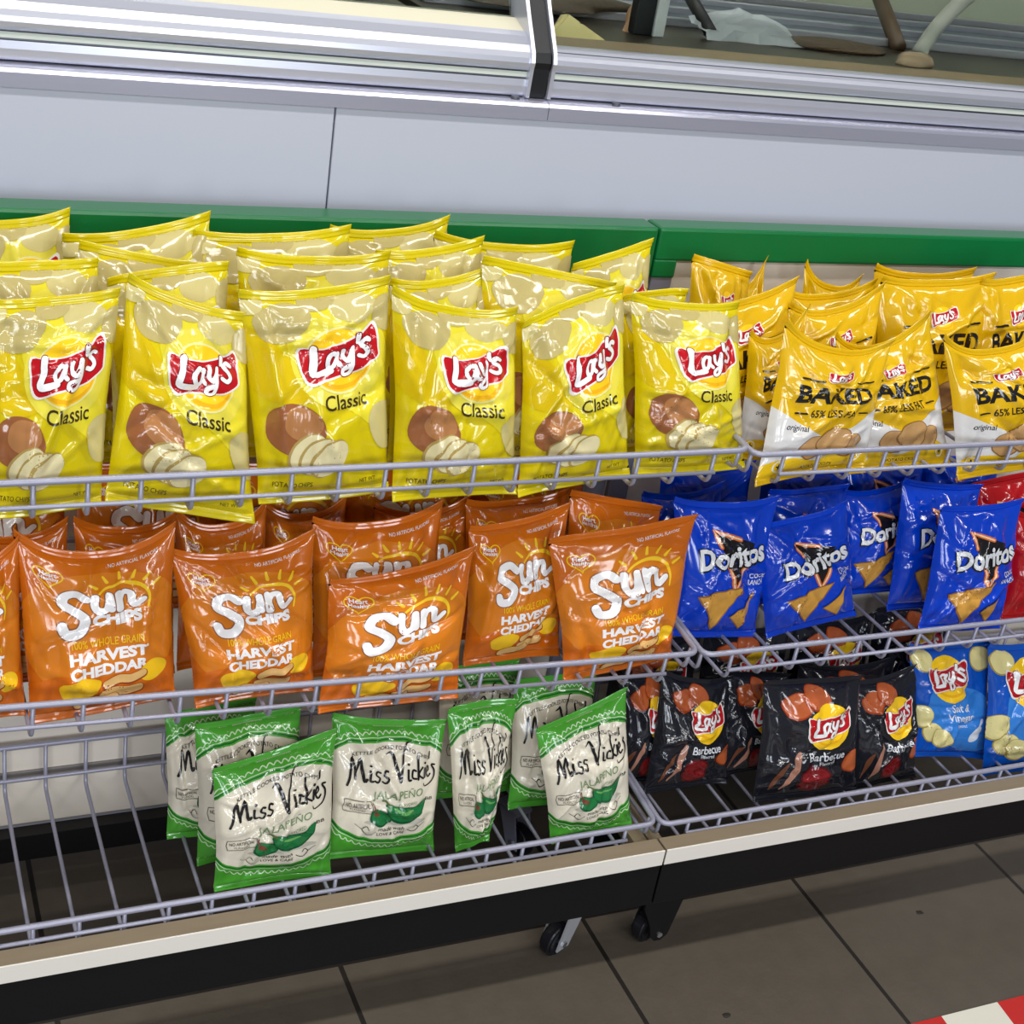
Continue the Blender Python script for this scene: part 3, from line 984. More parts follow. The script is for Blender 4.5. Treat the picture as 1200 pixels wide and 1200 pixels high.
def get_art(kind):
    if kind in ART:
        return ART[kind]
    a, base = {'classic': art_classic, 'baked': art_baked, 'grain': art_grain, 'jalapeno': art_jalapeno,
               'ranch': lambda: doritos(film('ranch_blue', (4, 62, 198)), 'ranch', ('COOL', 'RANCH'), 0),
               'nacho': lambda: doritos(film('nacho_red', (178, 16, 22)), 'nacho', ('NACHO', 'CHEESE'), 0),
               'bbq': lambda: bbq_like('bbq'), 'vinegar': lambda: bbq_like('vinegar')}[kind]()
    res = {}
    for part, L in a.parts.items():
        mats, V, F, mi, lay = [], [], [], [], []
        for T, layer, m in L:
            T = np.asarray(T, float)
            ar = (T[:, 1, 0] - T[:, 0, 0]) * (T[:, 2, 1] - T[:, 0, 1]) - (T[:, 1, 1] - T[:, 0, 1]) * (T[:, 2, 0] - T[:, 0, 0])
            T = T[np.abs(ar) > 1e-8]
            ar = ar[np.abs(ar) > 1e-8]
            T[ar < 0] = T[ar < 0][:, ::-1]
            T = tessellate(T, .26 if part == 'logo' else .36)
            c = T.mean(1)
            ok = (c[:, 0] > 0) & (c[:, 0] < a.W) & (c[:, 1] > SEAL * a.H) & (c[:, 1] < (1 - SEAL) * a.H)
            T = T[ok]
            if not len(T): continue
            if m not in mats: mats.append(m)
            V.append(T.reshape(-1, 2) / (a.W, a.H))
            lay.append(np.full(len(T) * 3, layer))
            mi.append(np.full(len(T), mats.index(m)))
        if V:
            V, lay, mi = np.concatenate(V), np.concatenate(lay), np.concatenate(mi)
            key = np.round(V * 20000).astype(np.int64)
            k = (lay.astype(np.int64) << 40) + (key[:, 0] << 20) + key[:, 1]
            _, idx, inv = np.unique(k, return_index=True, return_inverse=True)
            F = inv.reshape(-1, 3)
            good = (F[:, 0] != F[:, 1]) & (F[:, 1] != F[:, 2]) & (F[:, 0] != F[:, 2])
            res[part] = (np.clip(V[idx], 0.001, .999), lay[idx], F[good], mi[good], mats)
        else:
            res[part] = None
    ART[kind] = (res, base, a.W / a.H)
    return ART[kind]


SEALC = {'classic': film('lays_yellow', (216, 195, 10)), 'jalapeno': film('mv_green', (80, 168, 54))}


# ------------------------------------------------------------------ chip bags
NU, NV = 40, 56
DIP = dict(classic=.006, baked=.018, grain=.018, ranch=.010, nacho=.01, bbq=.012, vinegar=.008, jalapeno=.006)


def smoothstep(x):
    x = np.clip(x, 0, 1)
    return x * x * (3 - 2 * x)


class Surf:
    """the bag's sheet: mid plane from four corners, pillow, seals, folds and creases"""

    def __init__(self, C, seed, D, aspect, dip=0.0):
        self.C = [np.array(c) for c in C]    # BL, BR, TR, TL
        r = np.random.RandomState(seed)
        self.D, self.asp = D, aspect
        self.top_ph, self.bot_ph = r.uniform(0, 6.28, 3), r.uniform(0, 6.28, 3)
        self.top_a = r.uniform(.3, 1, 3) * np.array([.0035, .0025, .0012])
        self.bot_a = r.uniform(.3, 1, 3) * np.array([.003, .002, .001])
        self.bow = r.uniform(-.004, .003) - dip, r.uniform(-.003, .003)
        self.folds = []
        for e in (0, 1):
            for k in range(7):
                self.folds.append((e, r.uniform(-.9, .9), r.uniform(-.5, .5), r.uniform(.06, .16), r.uniform(-1, 1) * .007, r.uniform(.12, .36)))
        for e in (0, 1):                     # corner folds running in from each seal end
            for s in (-1, 1):
                self.folds.append((e, s * r.uniform(.70, .86), -s * r.uniform(.3, 1.0), r.uniform(.07, .12), -r.uniform(.004, .010), r.uniform(.2, .4)))
        self.cre = []
        for k in range(24):
            th = r.uniform(0, math.pi)
            if k < 11:
                self.cre.append((r.uniform(-.75, .75) * aspect * .5, r.uniform(.12, .9), th, r.uniform(.22, .55), r.uniform(.026, .055), r.choice([-1, 1, 1]) * r.uniform(.003, .0065)))
            else:
                self.cre.append((r.uniform(-.85, .85) * aspect * .5, r.uniform(.1, .92), th, r.uniform(.10, .25), r.uniform(.02, .04), r.choice([-1, 1, 1]) * r.uniform(.0015, .0038)))
        self.dent = [(r.uniform(-.7, .7) * aspect * .5, r.uniform(.15, .85), r.uniform(.12, .24), r.uniform(.002, .008)) for k in range(4)]
        self.wig = r.uniform(0, 6.28, 4)
        self.skew = r.uniform(.82, 1.15)

    def seal_y(self, s, top):
        ph, am = (self.top_ph, self.top_a) if top else (self.bot_ph, self.bot_a)
        return sum(am[k] * np.sin(s * (1.6 + 1.7 * k) + ph[k]) for k in range(3))

    def base(self, s, t):
        C = self.C
        u = (s + 1) / 2
        p = [(C[0][i] * (1 - u) + C[1][i] * u) * (1 - t) + (C[3][i] * (1 - u) + C[2][i] * u) * t for i in (0, 1)]
        p[1] = p[1] + self.bow[0] * (1 - np.abs(s) ** 2.6) * smoothstep((t - .5) * 2) * 1.5 + self.bow[1] * (1 - s * s) * smoothstep((.5 - t) * 2)
        y = self.seal_y(s, True) * smoothstep(t) + self.seal_y(s, False) * (1 - smoothstep(t))
        return p[0], p[1], y

    def env(self, t):
        q = np.clip((t - SEAL) / (1 - 2 * SEAL), 0, 1) ** (.86 * self.skew)
        return np.sin(np.pi * q) ** .62

    def pouch(self, s, t, front=True):
        X, Z, Y = self.base(s, t)
        e = self.env(t)
        hw = (self.C[1][0] - self.C[0][0]) / 2 * (1 - t) + (self.C[2][0] - self.C[3][0]) / 2 * t
        pull = .045 * e + .012 * np.sin(t * 9 + self.wig[0] + (s > 0) * 2) * e
        X = X - s * hw * pull * np.abs(s) ** .5
        prof = (1 - np.abs(s) ** 2.3) ** .62
        if not front:
            return X, Y + self.D * .45 * e * prof, Z
        d = self.D * e * prof
        W = 0
        for en, c, sl, w_, am, ln in self.folds:
            dt = t - SEAL if en == 0 else 1 - SEAL - t
            W = W + am * np.exp(-((s - c - sl * dt) / (w_ * (1 + 1.5 * dt))) ** 2) * np.exp(-np.maximum(dt, 0) / ln) * smoothstep(dt / .06 + .0)
        xa, ta = s * self.asp * .5, t
        for cx, cy, th, ln, w_, am in self.cre:
            dx, dy = xa - cx, ta - cy
            al = (dx * math.cos(th) + dy * math.sin(th)) / ln
            ac = np.abs(-dx * math.sin(th) + dy * math.cos(th)) / w_
            W = W + am * np.maximum(0, 1 - ac) ** 1.2 * np.clip(1 - al * al, 0, 1)
        for cx, cy, R, am in self.dent:
            rr = np.sqrt((xa - cx) ** 2 + (ta - cy) ** 2) / R
            W = W - am * np.maximum(0, 1 - rr)
        edge = np.clip((1 - np.abs(s)) / .12, 0, 1)
        return X, Y - d - W * edge * np.clip(e * 1.6, 0, 1), Z


def bag(name, kind, loc, yaw, lean, C, seed, D, label, cat, group):
    art, base, asp = get_art(kind)
    S = Surf(C, seed, D, asp, DIP[kind] * ((seed * 37) % 10) / 9)
    root = empty(name, loc, (-lean, 0, yaw))
    tag(root, label, cat, group)
    s1 = np.linspace(-1, 1, NU + 1)
    t1 = np.linspace(SEAL, 1 - SEAL, NV + 1)
    s, t = np.meshgrid(s1, t1)
    P = np.stack(S.pouch(s, t), -1)                   # NV+1, NU+1, 3
    du, dv = np.gradient(P, axis=1), np.gradient(P, axis=0)
    N = np.cross(du, dv)
    N /= np.linalg.norm(N, axis=-1, keepdims=True) + 1e-12
    sb = np.linspace(-1, 1, 11)[1:-1]
    s2, t2 = np.meshgrid(sb, t1)
    Bk = np.stack(S.pouch(s2, t2, False), -1)
    nf = (NU + 1) * (NV + 1)
    idx = lambda i, j: j * (NU + 1) + i
    F = []
    for j in range(NV):
        for i in range(NU):
            a, b, c, d = idx(i, j), idx(i + 1, j), idx(i + 1, j + 1), idx(i, j + 1)
            F += [(a, b, c), (a, c, d)]
    nb = len(sb)

    def bi(k, j):
        if k == 0: return idx(0, j)
        if k == nb + 1: return idx(NU, j)
        return nf + j * nb + k - 1
    for j in range(NV):
        for k in range(nb + 1):
            a, b, c, d = bi(k, j), bi(k + 1, j), bi(k + 1, j + 1), bi(k, j + 1)
            F += [(a, c, b), (a, d, c)]
    V = np.concatenate([P.reshape(-1, 3), Bk.reshape(-1, 3)])
    mats = [base]
    MI = [0] * len(F)

    def decal(A):
        uv, lay, FF, mi, ms = A
        fu = uv[:, 0] * NU
        fv = np.clip((uv[:, 1] - SEAL) / (1 - 2 * SEAL), 0, .9999) * NV
        i, j = np.minimum(fu.astype(int), NU - 1), np.minimum(fv.astype(int), NV - 1)
        x, y = (fu - i)[:, None], (fv - j)[:, None]

        def ip(G):
            a, b, c, d = G[j, i], G[j, i + 1], G[j + 1, i + 1], G[j + 1, i]
            return np.where(x >= y, a * (1 - x) + b * (x - y) + c * y, a * (1 - y) + c * x + d * (y - x))
        n = ip(N)
        n /= np.linalg.norm(n, axis=1, keepdims=True)
        return ip(P) + n * (.0004 + .00018 * lay[:, None]), n, FF, mi, ms

    def mesh(nm, V, F, MI, mats, parent, nrm=None):
        me = bpy.data.meshes.new(nm)
        me.vertices.add(len(V))
        me.vertices.foreach_set('co', np.asarray(V, np.float32).ravel())
        F = np.asarray(F, np.int32)
        me.loops.add(len(F) * 3)
        me.loops.foreach_set('vertex_index', F.ravel())
        me.polygons.add(len(F))
        me.polygons.foreach_set('loop_start', np.arange(0, len(F) * 3, 3, dtype=np.int32))
        for m in mats: me.materials.append(m)
        me.polygons.foreach_set('material_index', np.asarray(MI, np.int32))
        me.polygons.foreach_set('use_smooth', np.ones(len(F), bool))
        me.update(calc_edges=True)
        me.validate()
        if nrm is not None and len(nrm) == len(me.vertices):
            me.normals_split_custom_set_from_vertices([tuple(q) for q in nrm])
        return link(bpy.data.objects.new(nm, me), parent)

    # back and edge normals
    nb_n = np.tile(np.array([[0, 1.0, 0]]), (len(Bk.reshape(-1, 3)), 1))
    if len(sb):
        du2, dv2 = np.gradient(Bk, axis=1), np.gradient(Bk, axis=0)
        q = np.cross(dv2, du2)
        nb_n = (q / (np.linalg.norm(q, axis=-1, keepdims=True) + 1e-12)).reshape(-1, 3)
    Nall = np.concatenate([N.reshape(-1, 3), nb_n])
    if art['pouch']:
        dV, dn, dF, dm, ms = decal(art['pouch'])
        o0 = len(V)
        V = np.concatenate([V, dV])
        Nall = np.concatenate([Nall, dn])
        F = np.concatenate([np.array(F), dF + o0])
        MI = np.concatenate([np.array(MI), dm + 1])
        mats += ms
    po = mesh('pouch', V, F, MI, mats, root, Nall)
    if art['logo']:
        dV, dn, dF, dm, ms = decal(art['logo'])
        mesh('logo', dV, dF, dm, ms, po, dn)
    # crimped seals, two welded layers of film
    sc = SEALC.get(kind, base)
    for nm, a0, a1 in (('bottom_seal', 0.0, SEAL), ('top_seal', 1 - SEAL, 1.0)):
        rows = 7
        sv, tv = np.meshgrid(np.linspace(-1, 1, 49), np.linspace(a0, a1, rows))
        X, Z, Y = S.base(sv, tv)
        rib = .0005 * np.sin(np.linspace(0, math.pi * 8, rows))[:, None]
        ear = .006 * np.abs(sv) ** 6 * (1 if nm == 'top_seal' else .4)
        k = (tv - a0) / (a1 - a0) if nm == 'top_seal' else (a1 - tv) / (a1 - a0)
        Y = Y + rib - ear * k
        A = np.stack([X, Y - .0005, Z], -1).reshape(-1, 3)
        B = np.stack([X, Y + .0005, Z], -1).reshape(-1, 3)
        n1 = len(A)
        FF = []
        nx = 49
        for j in range(rows - 1):
            for i in range(nx - 1):
                a, b, c, d = j * nx + i, j * nx + i + 1, (j + 1) * nx + i + 1, (j + 1) * nx + i
                FF += [(a, b, c), (a, c, d), (n1 + a, n1 + c, n1 + b), (n1 + a, n1 + d, n1 + c)]
        rim = [i for i in range(nx)] + [j * nx + nx - 1 for j in range(1, rows)] + [(rows - 1) * nx + i for i in range(nx - 2, -1, -1)] + [j * nx for j in range(rows - 2, 0, -1)]
        for q in range(len(rim)):
            a, b = rim[q], rim[(q + 1) % len(rim)]
            FF += [(a, n1 + a, n1 + b), (a, n1 + b, b)]
        mesh(nm, np.concatenate([A, B]), FF, [0] * len(FF), [sc], root)
    return root


G = {'classic': ('potato_chip_bag', 'yellow classic chip bags in the top left basket'), 'baked': ('baked_chip_bag', 'baked chip bags in the top right basket'),
     'grain': ('multigrain_chip_bag', 'orange multigrain bags in the middle left basket'), 'ranch': ('tortilla_chip_bag', 'blue tortilla chip bags in the middle right basket'),
     'nacho': ('tortilla_chip_bag', 'red tortilla chip bags in the middle right basket'), 'bbq': ('potato_chip_bag', 'black barbecue chip bags in the bottom right basket'),
     'vinegar': ('potato_chip_bag', 'blue vinegar chip bags in the bottom right basket'), 'jalapeno': ('kettle_chip_bag', 'green and cream kettle chip bags in the bottom left basket')}
# kind, base point, yaw, lean (degrees), corner offsets BL BR TR TL (m), seed, fullness, label
BAGS = [
    ('classic', (0.1612, 1.3000, 0.7469), 0, 14, ((-0.0574, -0.0036), (0.0574, 0.0036), (0.0789, 0.2209), (-0.0421, 0.2079)), 100, 0.0330, 'yellow classic chip bag, leftmost of the front row on the top shelf'),
    ('classic', (0.2982, 1.2979, 0.7390), 0, 14, ((-0.0762, 0.0161), (0.0762, -0.0161), (0.0658, 0.2047), (-0.0498, 0.2431)), 107, 0.0330, 'yellow classic chip bag, second from left in front, bottom corner poking below the wires'),
    ('classic', (0.4504, 1.3000, 0.7462), 0, 14, ((-0.0715, -0.0037), (0.0715, 0.0037), (0.0650, 0.2364), (-0.0951, 0.2200)), 114, 0.0330, 'yellow classic chip bag in front with a level top seal, third from left'),
    ('classic', (0.6019, 1.2980, 0.7374), 0, 14, ((-0.0756, 0.0001), (0.0756, -0.0001), (0.0613, 0.2132), (-0.0852, 0.2357)), 121, 0.0330, 'wide yellow classic chip bag fourth from left in the front row'),
    ('classic', (0.7489, 1.3000, 0.7429), 0, 14, ((-0.0720, -0.0090), (0.0720, 0.0090), (0.0440, 0.2326), (-0.0773, 0.1905)), 1333, 0.0330, 'yellow classic chip bag fifth from left in front, top seal rising to the right'),
    ('classic', (0.9063, 1.3060, 0.7518), 0, 14, ((-0.0778, -0.0002), (0.0778, 0.0002), (0.0416, 0.2038), (-0.1008, 0.2127)), 135, 0.0330, 'yellow classic chip bag at the right end of the front row, beside the baked chips'),
    ('classic', (0.1604, 1.4900, 0.7525), 0, 14, ((-0.0591, 0.0000), (0.0591, 0.0000), (0.0603, 0.2339), (-0.0603, 0.2215)), 142, 0.0330, 'yellow classic chip bag at the back left, its top against the green rail'),
    ('classic', (0.2835, 1.4500, 0.7525), 0, 14, ((-0.0758, 0.0000), (0.0758, 0.0000), (0.0773, 0.2465), (-0.0773, 0.2192)), 149, 0.0330, 'yellow classic chip bag at the back, top seal rising sharply right to the rail'),
    ('classic', (0.2821, 1.3920, 0.7525), 0, 14, ((-0.0655, 0.0000), (0.0655, 0.0000), (0.0668, 0.2090), (-0.0668, 0.2307)), 156, 0.0330, 'yellow classic chip bag behind the second front bag, top seal sloping down right'),
    ('classic', (0.2954, 1.3450, 0.7525), 0, 14, ((-0.0593, 0.0000), (0.0593, 0.0000), (0.0605, 0.2272), (-0.0605, 0.2085)), 163, 0.0330, 'yellow classic chip bag directly behind the second front bag, top seal rising right'),
    ('classic', (0.1690, 1.3450, 0.7525), 0, 14, ((-0.0570, 0.0000), (0.0570, 0.0000), (0.0581, 0.2284), (-0.0581, 0.2232)), 170, 0.0330, 'yellow classic chip bag directly behind the leftmost front bag'),
    ('classic', (0.4295, 1.4460, 0.7525), 0, 14, ((-0.0862, 0.0000), (0.0862, 0.0000), (0.0879, 0.2374), (-0.0879, 0.2273)), 177, 0.0330, 'yellow classic chip bag in the back row above the third front bag'),
    ('classic', (0.5823, 1.4970, 0.7525), 0, 14, ((-0.0727, 0.0000), (0.0727, 0.0000), (0.0742, 0.2365), (-0.0742, 0.2216)), 184, 0.0330, 'yellow classic chip bag at the back, its right corner by the rail above the fourth'),
    ('classic', (0.4605, 1.3920, 0.7525), 0, 14, ((-0.0829, 0.0000), (0.0829, 0.0000), (0.0846, 0.2270), (-0.0846, 0.2272)), 191, 0.0330, 'yellow classic chip bag in the middle rows behind the third front bag'),
    ('classic', (0.5965, 1.4000, 0.7525), 0, 14, ((-0.0623, 0.0000), (0.0623, 0.0000), (0.0636, 0.2429), (-0.0636, 0.2242)), 198, 0.0330, 'yellow classic chip bag in the middle rows behind the fourth front bag'),
    ('classic', (0.7096, 1.4480, 0.7525), 0, 14, ((-0.0888, 0.0000), (0.0888, 0.0000), (0.0906, 0.2251), (-0.0906, 0.2337)), 205, 0.0330, 'wide yellow classic chip bag in the back row behind the fifth front bag'),
    ('classic', (0.5892, 1.3450, 0.7525), 0, 14, ((-0.0564, 0.0000), (0.0564, 0.0000), (0.0576, 0.2282), (-0.0576, 0.2128)), 212, 0.0330, 'yellow classic chip bag directly behind the fourth front bag'),
    ('classic', (0.7208, 1.3450, 0.7525), 0, 14, ((-0.0830, 0.0000), (0.0830, 0.0000), (0.0847, 0.2102), (-0.0847, 0.2383)), 219, 0.0330, 'yellow classic chip bag directly behind the fifth front bag, seal sloping down right'),
    ('classic', (0.8278, 1.4000, 0.7525), 0, 14, ((-0.0528, 0.0000), (0.0528, 0.0000), (0.0539, 0.2451), (-0.0539, 0.2130)), 226, 0.0330, 'yellow classic chip bag at the back right by the rail joint, red emblem partly showing'),
    ('classic', (0.8641, 1.3520, 0.7525), 0, 14, ((-0.0437, 0.0000), (0.0437, 0.0000), (0.0446, 0.2009), (-0.0446, 0.1922)), 233, 0.0330, 'crumpled yellow classic chip bag directly behind the rightmost front bag'),
    ('baked', (1.0691, 1.2900, 0.7443), 0, 14, ((-0.0821, -0.0081), (0.0821, 0.0081), (0.1054, 0.1714), (-0.0563, 0.1966)), 1117, 0.0280, 'baked chip bag in front with one raised left ear, left of the two overlapping bags'),
    ('baked', (1.2327, 1.3180, 0.7324), 0, 14, ((-0.0886, -0.0023), (0.0886, 0.0023), (0.0140, 0.2086), (-0.1230, 0.1809)), 247, 0.0280, 'baked chip bag partly hidden behind the front baked bag with the raised ear'),
    ('baked', (1.3950, 1.2920, 0.7363), 0, 14, ((-0.0856, -0.0096), (0.0856, 0.0096), (0.0309, 0.2035), (-0.1376, 0.1841)), 254, 0.0280, 'baked chip bag in front at the right edge of the photo'),
    ('baked', (1.0391, 1.3450, 0.7455), 0, 14, ((-0.0413, 0.0000), (0.0413, 0.0000), (0.0421, 0.1946), (-0.0421, 0.1632)), 261, 0.0280, 'baked chip bag squeezed between the last classic bag and the eared baked bag'),
    ('baked', (1.1422, 1.3720, 0.7455), 0, 14, ((-0.0703, 0.0000), (0.0703, 0.0000), (0.0717, 0.2141), (-0.0717, 0.1872)), 268, 0.0280, 'baked chip bag behind the two overlapping front ones, top seal rising right'),
    ('baked', (1.0104, 1.3850, 0.7455), 0, 14, ((-0.0754, 0.0000), (0.0754, 0.0000), (0.0770, 0.2147), (-0.0770, 0.1798)), 275, 0.0280, 'baked chip bag at the left with a tilted red emblem and top seal rising right'),
    ('baked', (1.1669, 1.4250, 0.7455), 0, 14, ((-0.0711, 0.0000), (0.0711, 0.0000), (0.0725, 0.2009), (-0.0725, 0.1872)), 282, 0.0280, 'baked chip bag near the back with only its plain top showing, behind the rising seal'),
    ('baked', (1.3272, 1.4020, 0.7455), 0, 14, ((-0.0929, 0.0000), (0.0929, 0.0000), (0.0948, 0.2177), (-0.0948, 0.2108)), 289, 0.0280, 'large baked chip bag standing left behind the rightmost front baked bag'),
    ('baked', (1.3481, 1.4550, 0.7455), 0, 14, ((-0.0834, 0.0000), (0.0834, 0.0000), (0.0851, 0.2072), (-0.0851, 0.2093)), 296, 0.0280, 'baked chip bag at the back with a domed top under the green rail'),
    ('baked', (1.4555, 1.4000, 0.7455), 0, 14, ((-0.0581, 0.0000), (0.0581, 0.0000), (0.0593, 0.2290), (-0.0593, 0.2100)), 303, 0.0280, 'baked chip bag directly behind the rightmost front baked bag, emblem at the photo edge'),
    ('baked', (1.0285, 1.4700, 0.7455), 0, 14, ((-0.0442, 0.0000), (0.0442, 0.0000), (0.0451, 0.1903), (-0.0451, 0.2118)), 310, 0.0280, 'baked chip bag at the far back left corner of the top right basket'),
    ('baked', (1.0972, 1.5200, 0.7455), 0, 14, ((-0.0306, 0.0000), (0.0306, 0.0000), (0.0312, 0.1960), (-0.0312, 0.1713)), 317, 0.0280, 'narrow baked chip bag top against the back panel, second from the left corner'),
    ('baked', (1.2189, 1.4900, 0.7455), 0, 14, ((-0.0476, 0.0000), (0.0476, 0.0000), (0.0485, 0.1839), (-0.0485, 0.2019)), 324, 0.0280, 'baked chip bag at the back with just a small corner ear showing above others'),
    ('grain', (0.1000, 1.3167, 0.4933), 0, 14, ((-0.0485, 0.0002), (0.0485, -0.0002), (0.0477, 0.2005), (-0.0453, 0.2002)), 331, 0.0320, 'orange multigrain bag cut by the left photo edge in the front row'),
    ('grain', (0.2294, 1.3165, 0.4881), 0, 14, ((-0.0784, -0.0055), (0.0784, 0.0055), (0.0787, 0.2123), (-0.0872, 0.2121)), 1227, 0.0320, 'orange multigrain bag with two high corner ears, second from left in the front row'),
    ('grain', (0.3986, 1.3161, 0.4817), 0, 14, ((-0.0687, -0.0034), (0.0687, 0.0034), (0.0661, 0.2001), (-0.0978, 0.1873)), 345, 0.0320, 'orange multigrain bag third from left in front, left of the sunken bag'),
    ('grain', (0.5539, 1.3544, 0.4758), 0, 14, ((-0.0800, 0.0000), (0.0800, 0.0000), (0.0816, 0.2109), (-0.0816, 0.1993)), 352, 0.0320, 'orange multigrain bag standing behind the low front bag, only its top showing'),
    ('grain', (0.5543, 1.2970, 0.4652), 0, 14, ((-0.0867, 0.0000), (0.0867, -0.0000), (0.1031, 0.1898), (-0.0769, 0.1628)), 359, 0.0320, 'low orange multigrain bag leaning out in front, seal rising right'),
    ('grain', (0.7364, 1.3520, 0.4697), 0, 14, ((-0.0672, 0.0000), (0.0672, 0.0000), (0.0686, 0.2043), (-0.0686, 0.1829)), 366, 0.0320, 'orange multigrain bag set back between the low front bag and the rightmost one'),
    ('grain', (0.8699, 1.3130, 0.4654), 0, 14, ((-0.0775, -0.0079), (0.0775, 0.0079), (0.0976, 0.2025), (-0.1111, 0.1834)), 373, 0.0320, 'orange multigrain bag at the right end of the front row beside blue bags'),
    ('grain', (0.8821, 1.3720, 0.4655), 0, 14, ((-0.0662, 0.0000), (0.0662, 0.0000), (0.0675, 0.1850), (-0.0675, 0.2135)), 380, 0.0320, 'orange multigrain bag in shade behind the rightmost orange bag'),
    ('grain', (0.3743, 1.3850, 0.4825), 0, 14, ((-0.0512, 0.0000), (0.0512, 0.0000), (0.0523, 0.2043), (-0.0523, 0.1979)), 387, 0.0320, 'shaded orange multigrain bag behind the third front bag'),
    ('grain', (0.4852, 1.4250, 0.4789), 0, 14, ((-0.0489, 0.0000), (0.0489, 0.0000), (0.0499, 0.1883), (-0.0499, 0.1830)), 394, 0.0320, 'shaded orange multigrain bag at the back between the third and fourth front bags'),
    ('grain', (0.2647, 1.3750, 0.4867), 0, 14, ((-0.0541, 0.0000), (0.0541, 0.0000), (0.0552, 0.1941), (-0.0552, 0.1955)), 401, 0.0320, 'shaded orange multigrain bag behind the bag with two high ears'),
    ('grain', (0.6362, 1.4250, 0.4738), 0, 14, ((-0.0609, 0.0000), (0.0609, 0.0000), (0.0621, 0.1824), (-0.0621, 0.1770)), 408, 0.0320, 'shaded orange multigrain bag at the back behind the low front bag'),
    ('grain', (0.1507, 1.3750, 0.4914), 0, 14, ((-0.0530, 0.0000), (0.0530, 0.0000), (0.0541, 0.1896), (-0.0541, 0.1885)), 415, 0.0320, 'shaded orange multigrain bag at the back left behind the first two front bags'),
    ('grain', (0.7581, 1.4100, 0.4698), 0, 14, ((-0.0697, 0.0000), (0.0697, 0.0000), (0.0711, 0.1944), (-0.0711, 0.1872)), 422, 0.0320, 'shaded orange multigrain bag at the back behind the set back bag'),
    ('grain', (0.1300, 1.4900, 0.5089), 0, 9, ((-0.0850, 0.0000), (0.0850, 0.0000), (0.0867, 0.1850), (-0.0867, 0.1887)), 429, 0.0320, 'shaded orange multigrain bag against the back panel, farthest left of that row'),
    ('grain', (0.3100, 1.4900, 0.5027), 0, 9, ((-0.0850, 0.0000), (0.0850, 0.0000), (0.0867, 0.1850), (-0.0867, 0.1887)), 436, 0.0320, 'shaded orange multigrain bag against the back panel behind the bag with two high ears'),
    ('grain', (0.4700, 1.4900, 0.4972), 0, 9, ((-0.0850, 0.0000), (0.0850, 0.0000), (0.0867, 0.1850), (-0.0867, 0.1887)), 443, 0.0320, 'shaded orange multigrain bag against the back panel behind the third front bag'),
    ('grain', (0.6300, 1.4900, 0.4916), 0, 9, ((-0.0850, 0.0000), (0.0850, 0.0000), (0.0867, 0.1850), (-0.0867, 0.1887)), 450, 0.0320, 'shaded orange multigrain bag against the back panel behind the low front bag'),
    ('grain', (0.8000, 1.4900, 0.4858), 0, 9, ((-0.0850, 0.0000), (0.0850, 0.0000), (0.0867, 0.1850), (-0.0867, 0.1887)), 457, 0.0320, 'shaded orange multigrain bag against the back panel behind the set back bag'),
    ('ranch', (1.0473, 1.3696, 0.4629), 0, 14, ((-0.0682, 0.0078), (0.0682, -0.0078), (0.0829, 0.1953), (-0.0832, 0.2015)), 464, 0.0300, 'blue tortilla chip bag leftmost, partly behind the orange bag ear'),
    ('ranch', (1.2063, 1.3651, 0.4631), 0, 14, ((-0.0766, -0.0093), (0.0766, 0.0093), (0.0324, 0.1855), (-0.1188, 0.1593)), 471, 0.0300, 'blue tortilla chip bag second from left with the whole word showing, seal rising right'),
    ('ranch', (1.3529, 1.4350, 0.4630), 0, 14, ((-0.0655, 0.0000), (0.0655, 0.0000), (0.0668, 0.1791), (-0.0668, 0.1638)), 478, 0.0300, 'blue tortilla chip bag in shade standing back right of the second blue bag'),
    ('ranch', (1.4237, 1.3850, 0.4630), 0, 14, ((-0.0734, 0.0000), (0.0734, 0.0000), (0.0749, 0.1844), (-0.0749, 0.2016)), 485, 0.0300, 'blue tortilla chip bag half hidden behind the rightmost blue bag'),
    ('ranch', (1.4343, 1.3204, 0.4629), 0, 14, ((-0.0764, 0.0046), (0.0764, -0.0046), (0.0866, 0.1934), (-0.0607, 0.1888)), 492, 0.0300, 'blue tortilla chip bag in front at the right, beside a red bag'),
    ('ranch', (1.0263, 1.4450, 0.4630), 0, 14, ((-0.0647, 0.0000), (0.0647, 0.0000), (0.0660, 0.1809), (-0.0660, 0.1730)), 499, 0.0300, 'shaded blue tortilla chip bag top at the far left back corner'),
    ('ranch', (1.2274, 1.4350, 0.4630), 0, 14, ((-0.0682, 0.0000), (0.0682, 0.0000), (0.0696, 0.1721), (-0.0696, 0.1702)), 506, 0.0300, 'shaded blue tortilla chip bag behind the second blue bag'),
    ('ranch', (1.4965, 1.4500, 0.4630), 0, 14, ((-0.0548, 0.0000), (0.0548, 0.0000), (0.0559, 0.1569), (-0.0559, 0.1491)), 513, 0.0300, 'shaded blue tortilla chip bag top behind the rightmost blue bag'),
    ('nacho', (1.5775, 1.4200, 0.4630), 0, 14, ((-0.0700, 0.0000), (0.0700, 0.0000), (0.0714, 0.1850), (-0.0714, 0.1677)), 520, 0.0300, 'red tortilla chip bag at the back under the top right basket'),
    ('nacho', (1.6142, 1.3337, 0.4630), 0, 14, ((-0.0910, -0.0027), (0.0910, 0.0027), (0.0723, 0.1809), (-0.0917, 0.1678)), 527, 0.0300, 'red tortilla chip bag cut by the right photo edge beside the front blue bag'),
    ('ranch', (1.0900, 1.5050, 0.4630), 0, 9, ((-0.0750, 0.0000), (0.0750, 0.0000), (0.0765, 0.1850), (-0.0765, 0.1887)), 534, 0.0300, 'dark blue tortilla chip bag against the back panel behind the leftmost blue bag'),
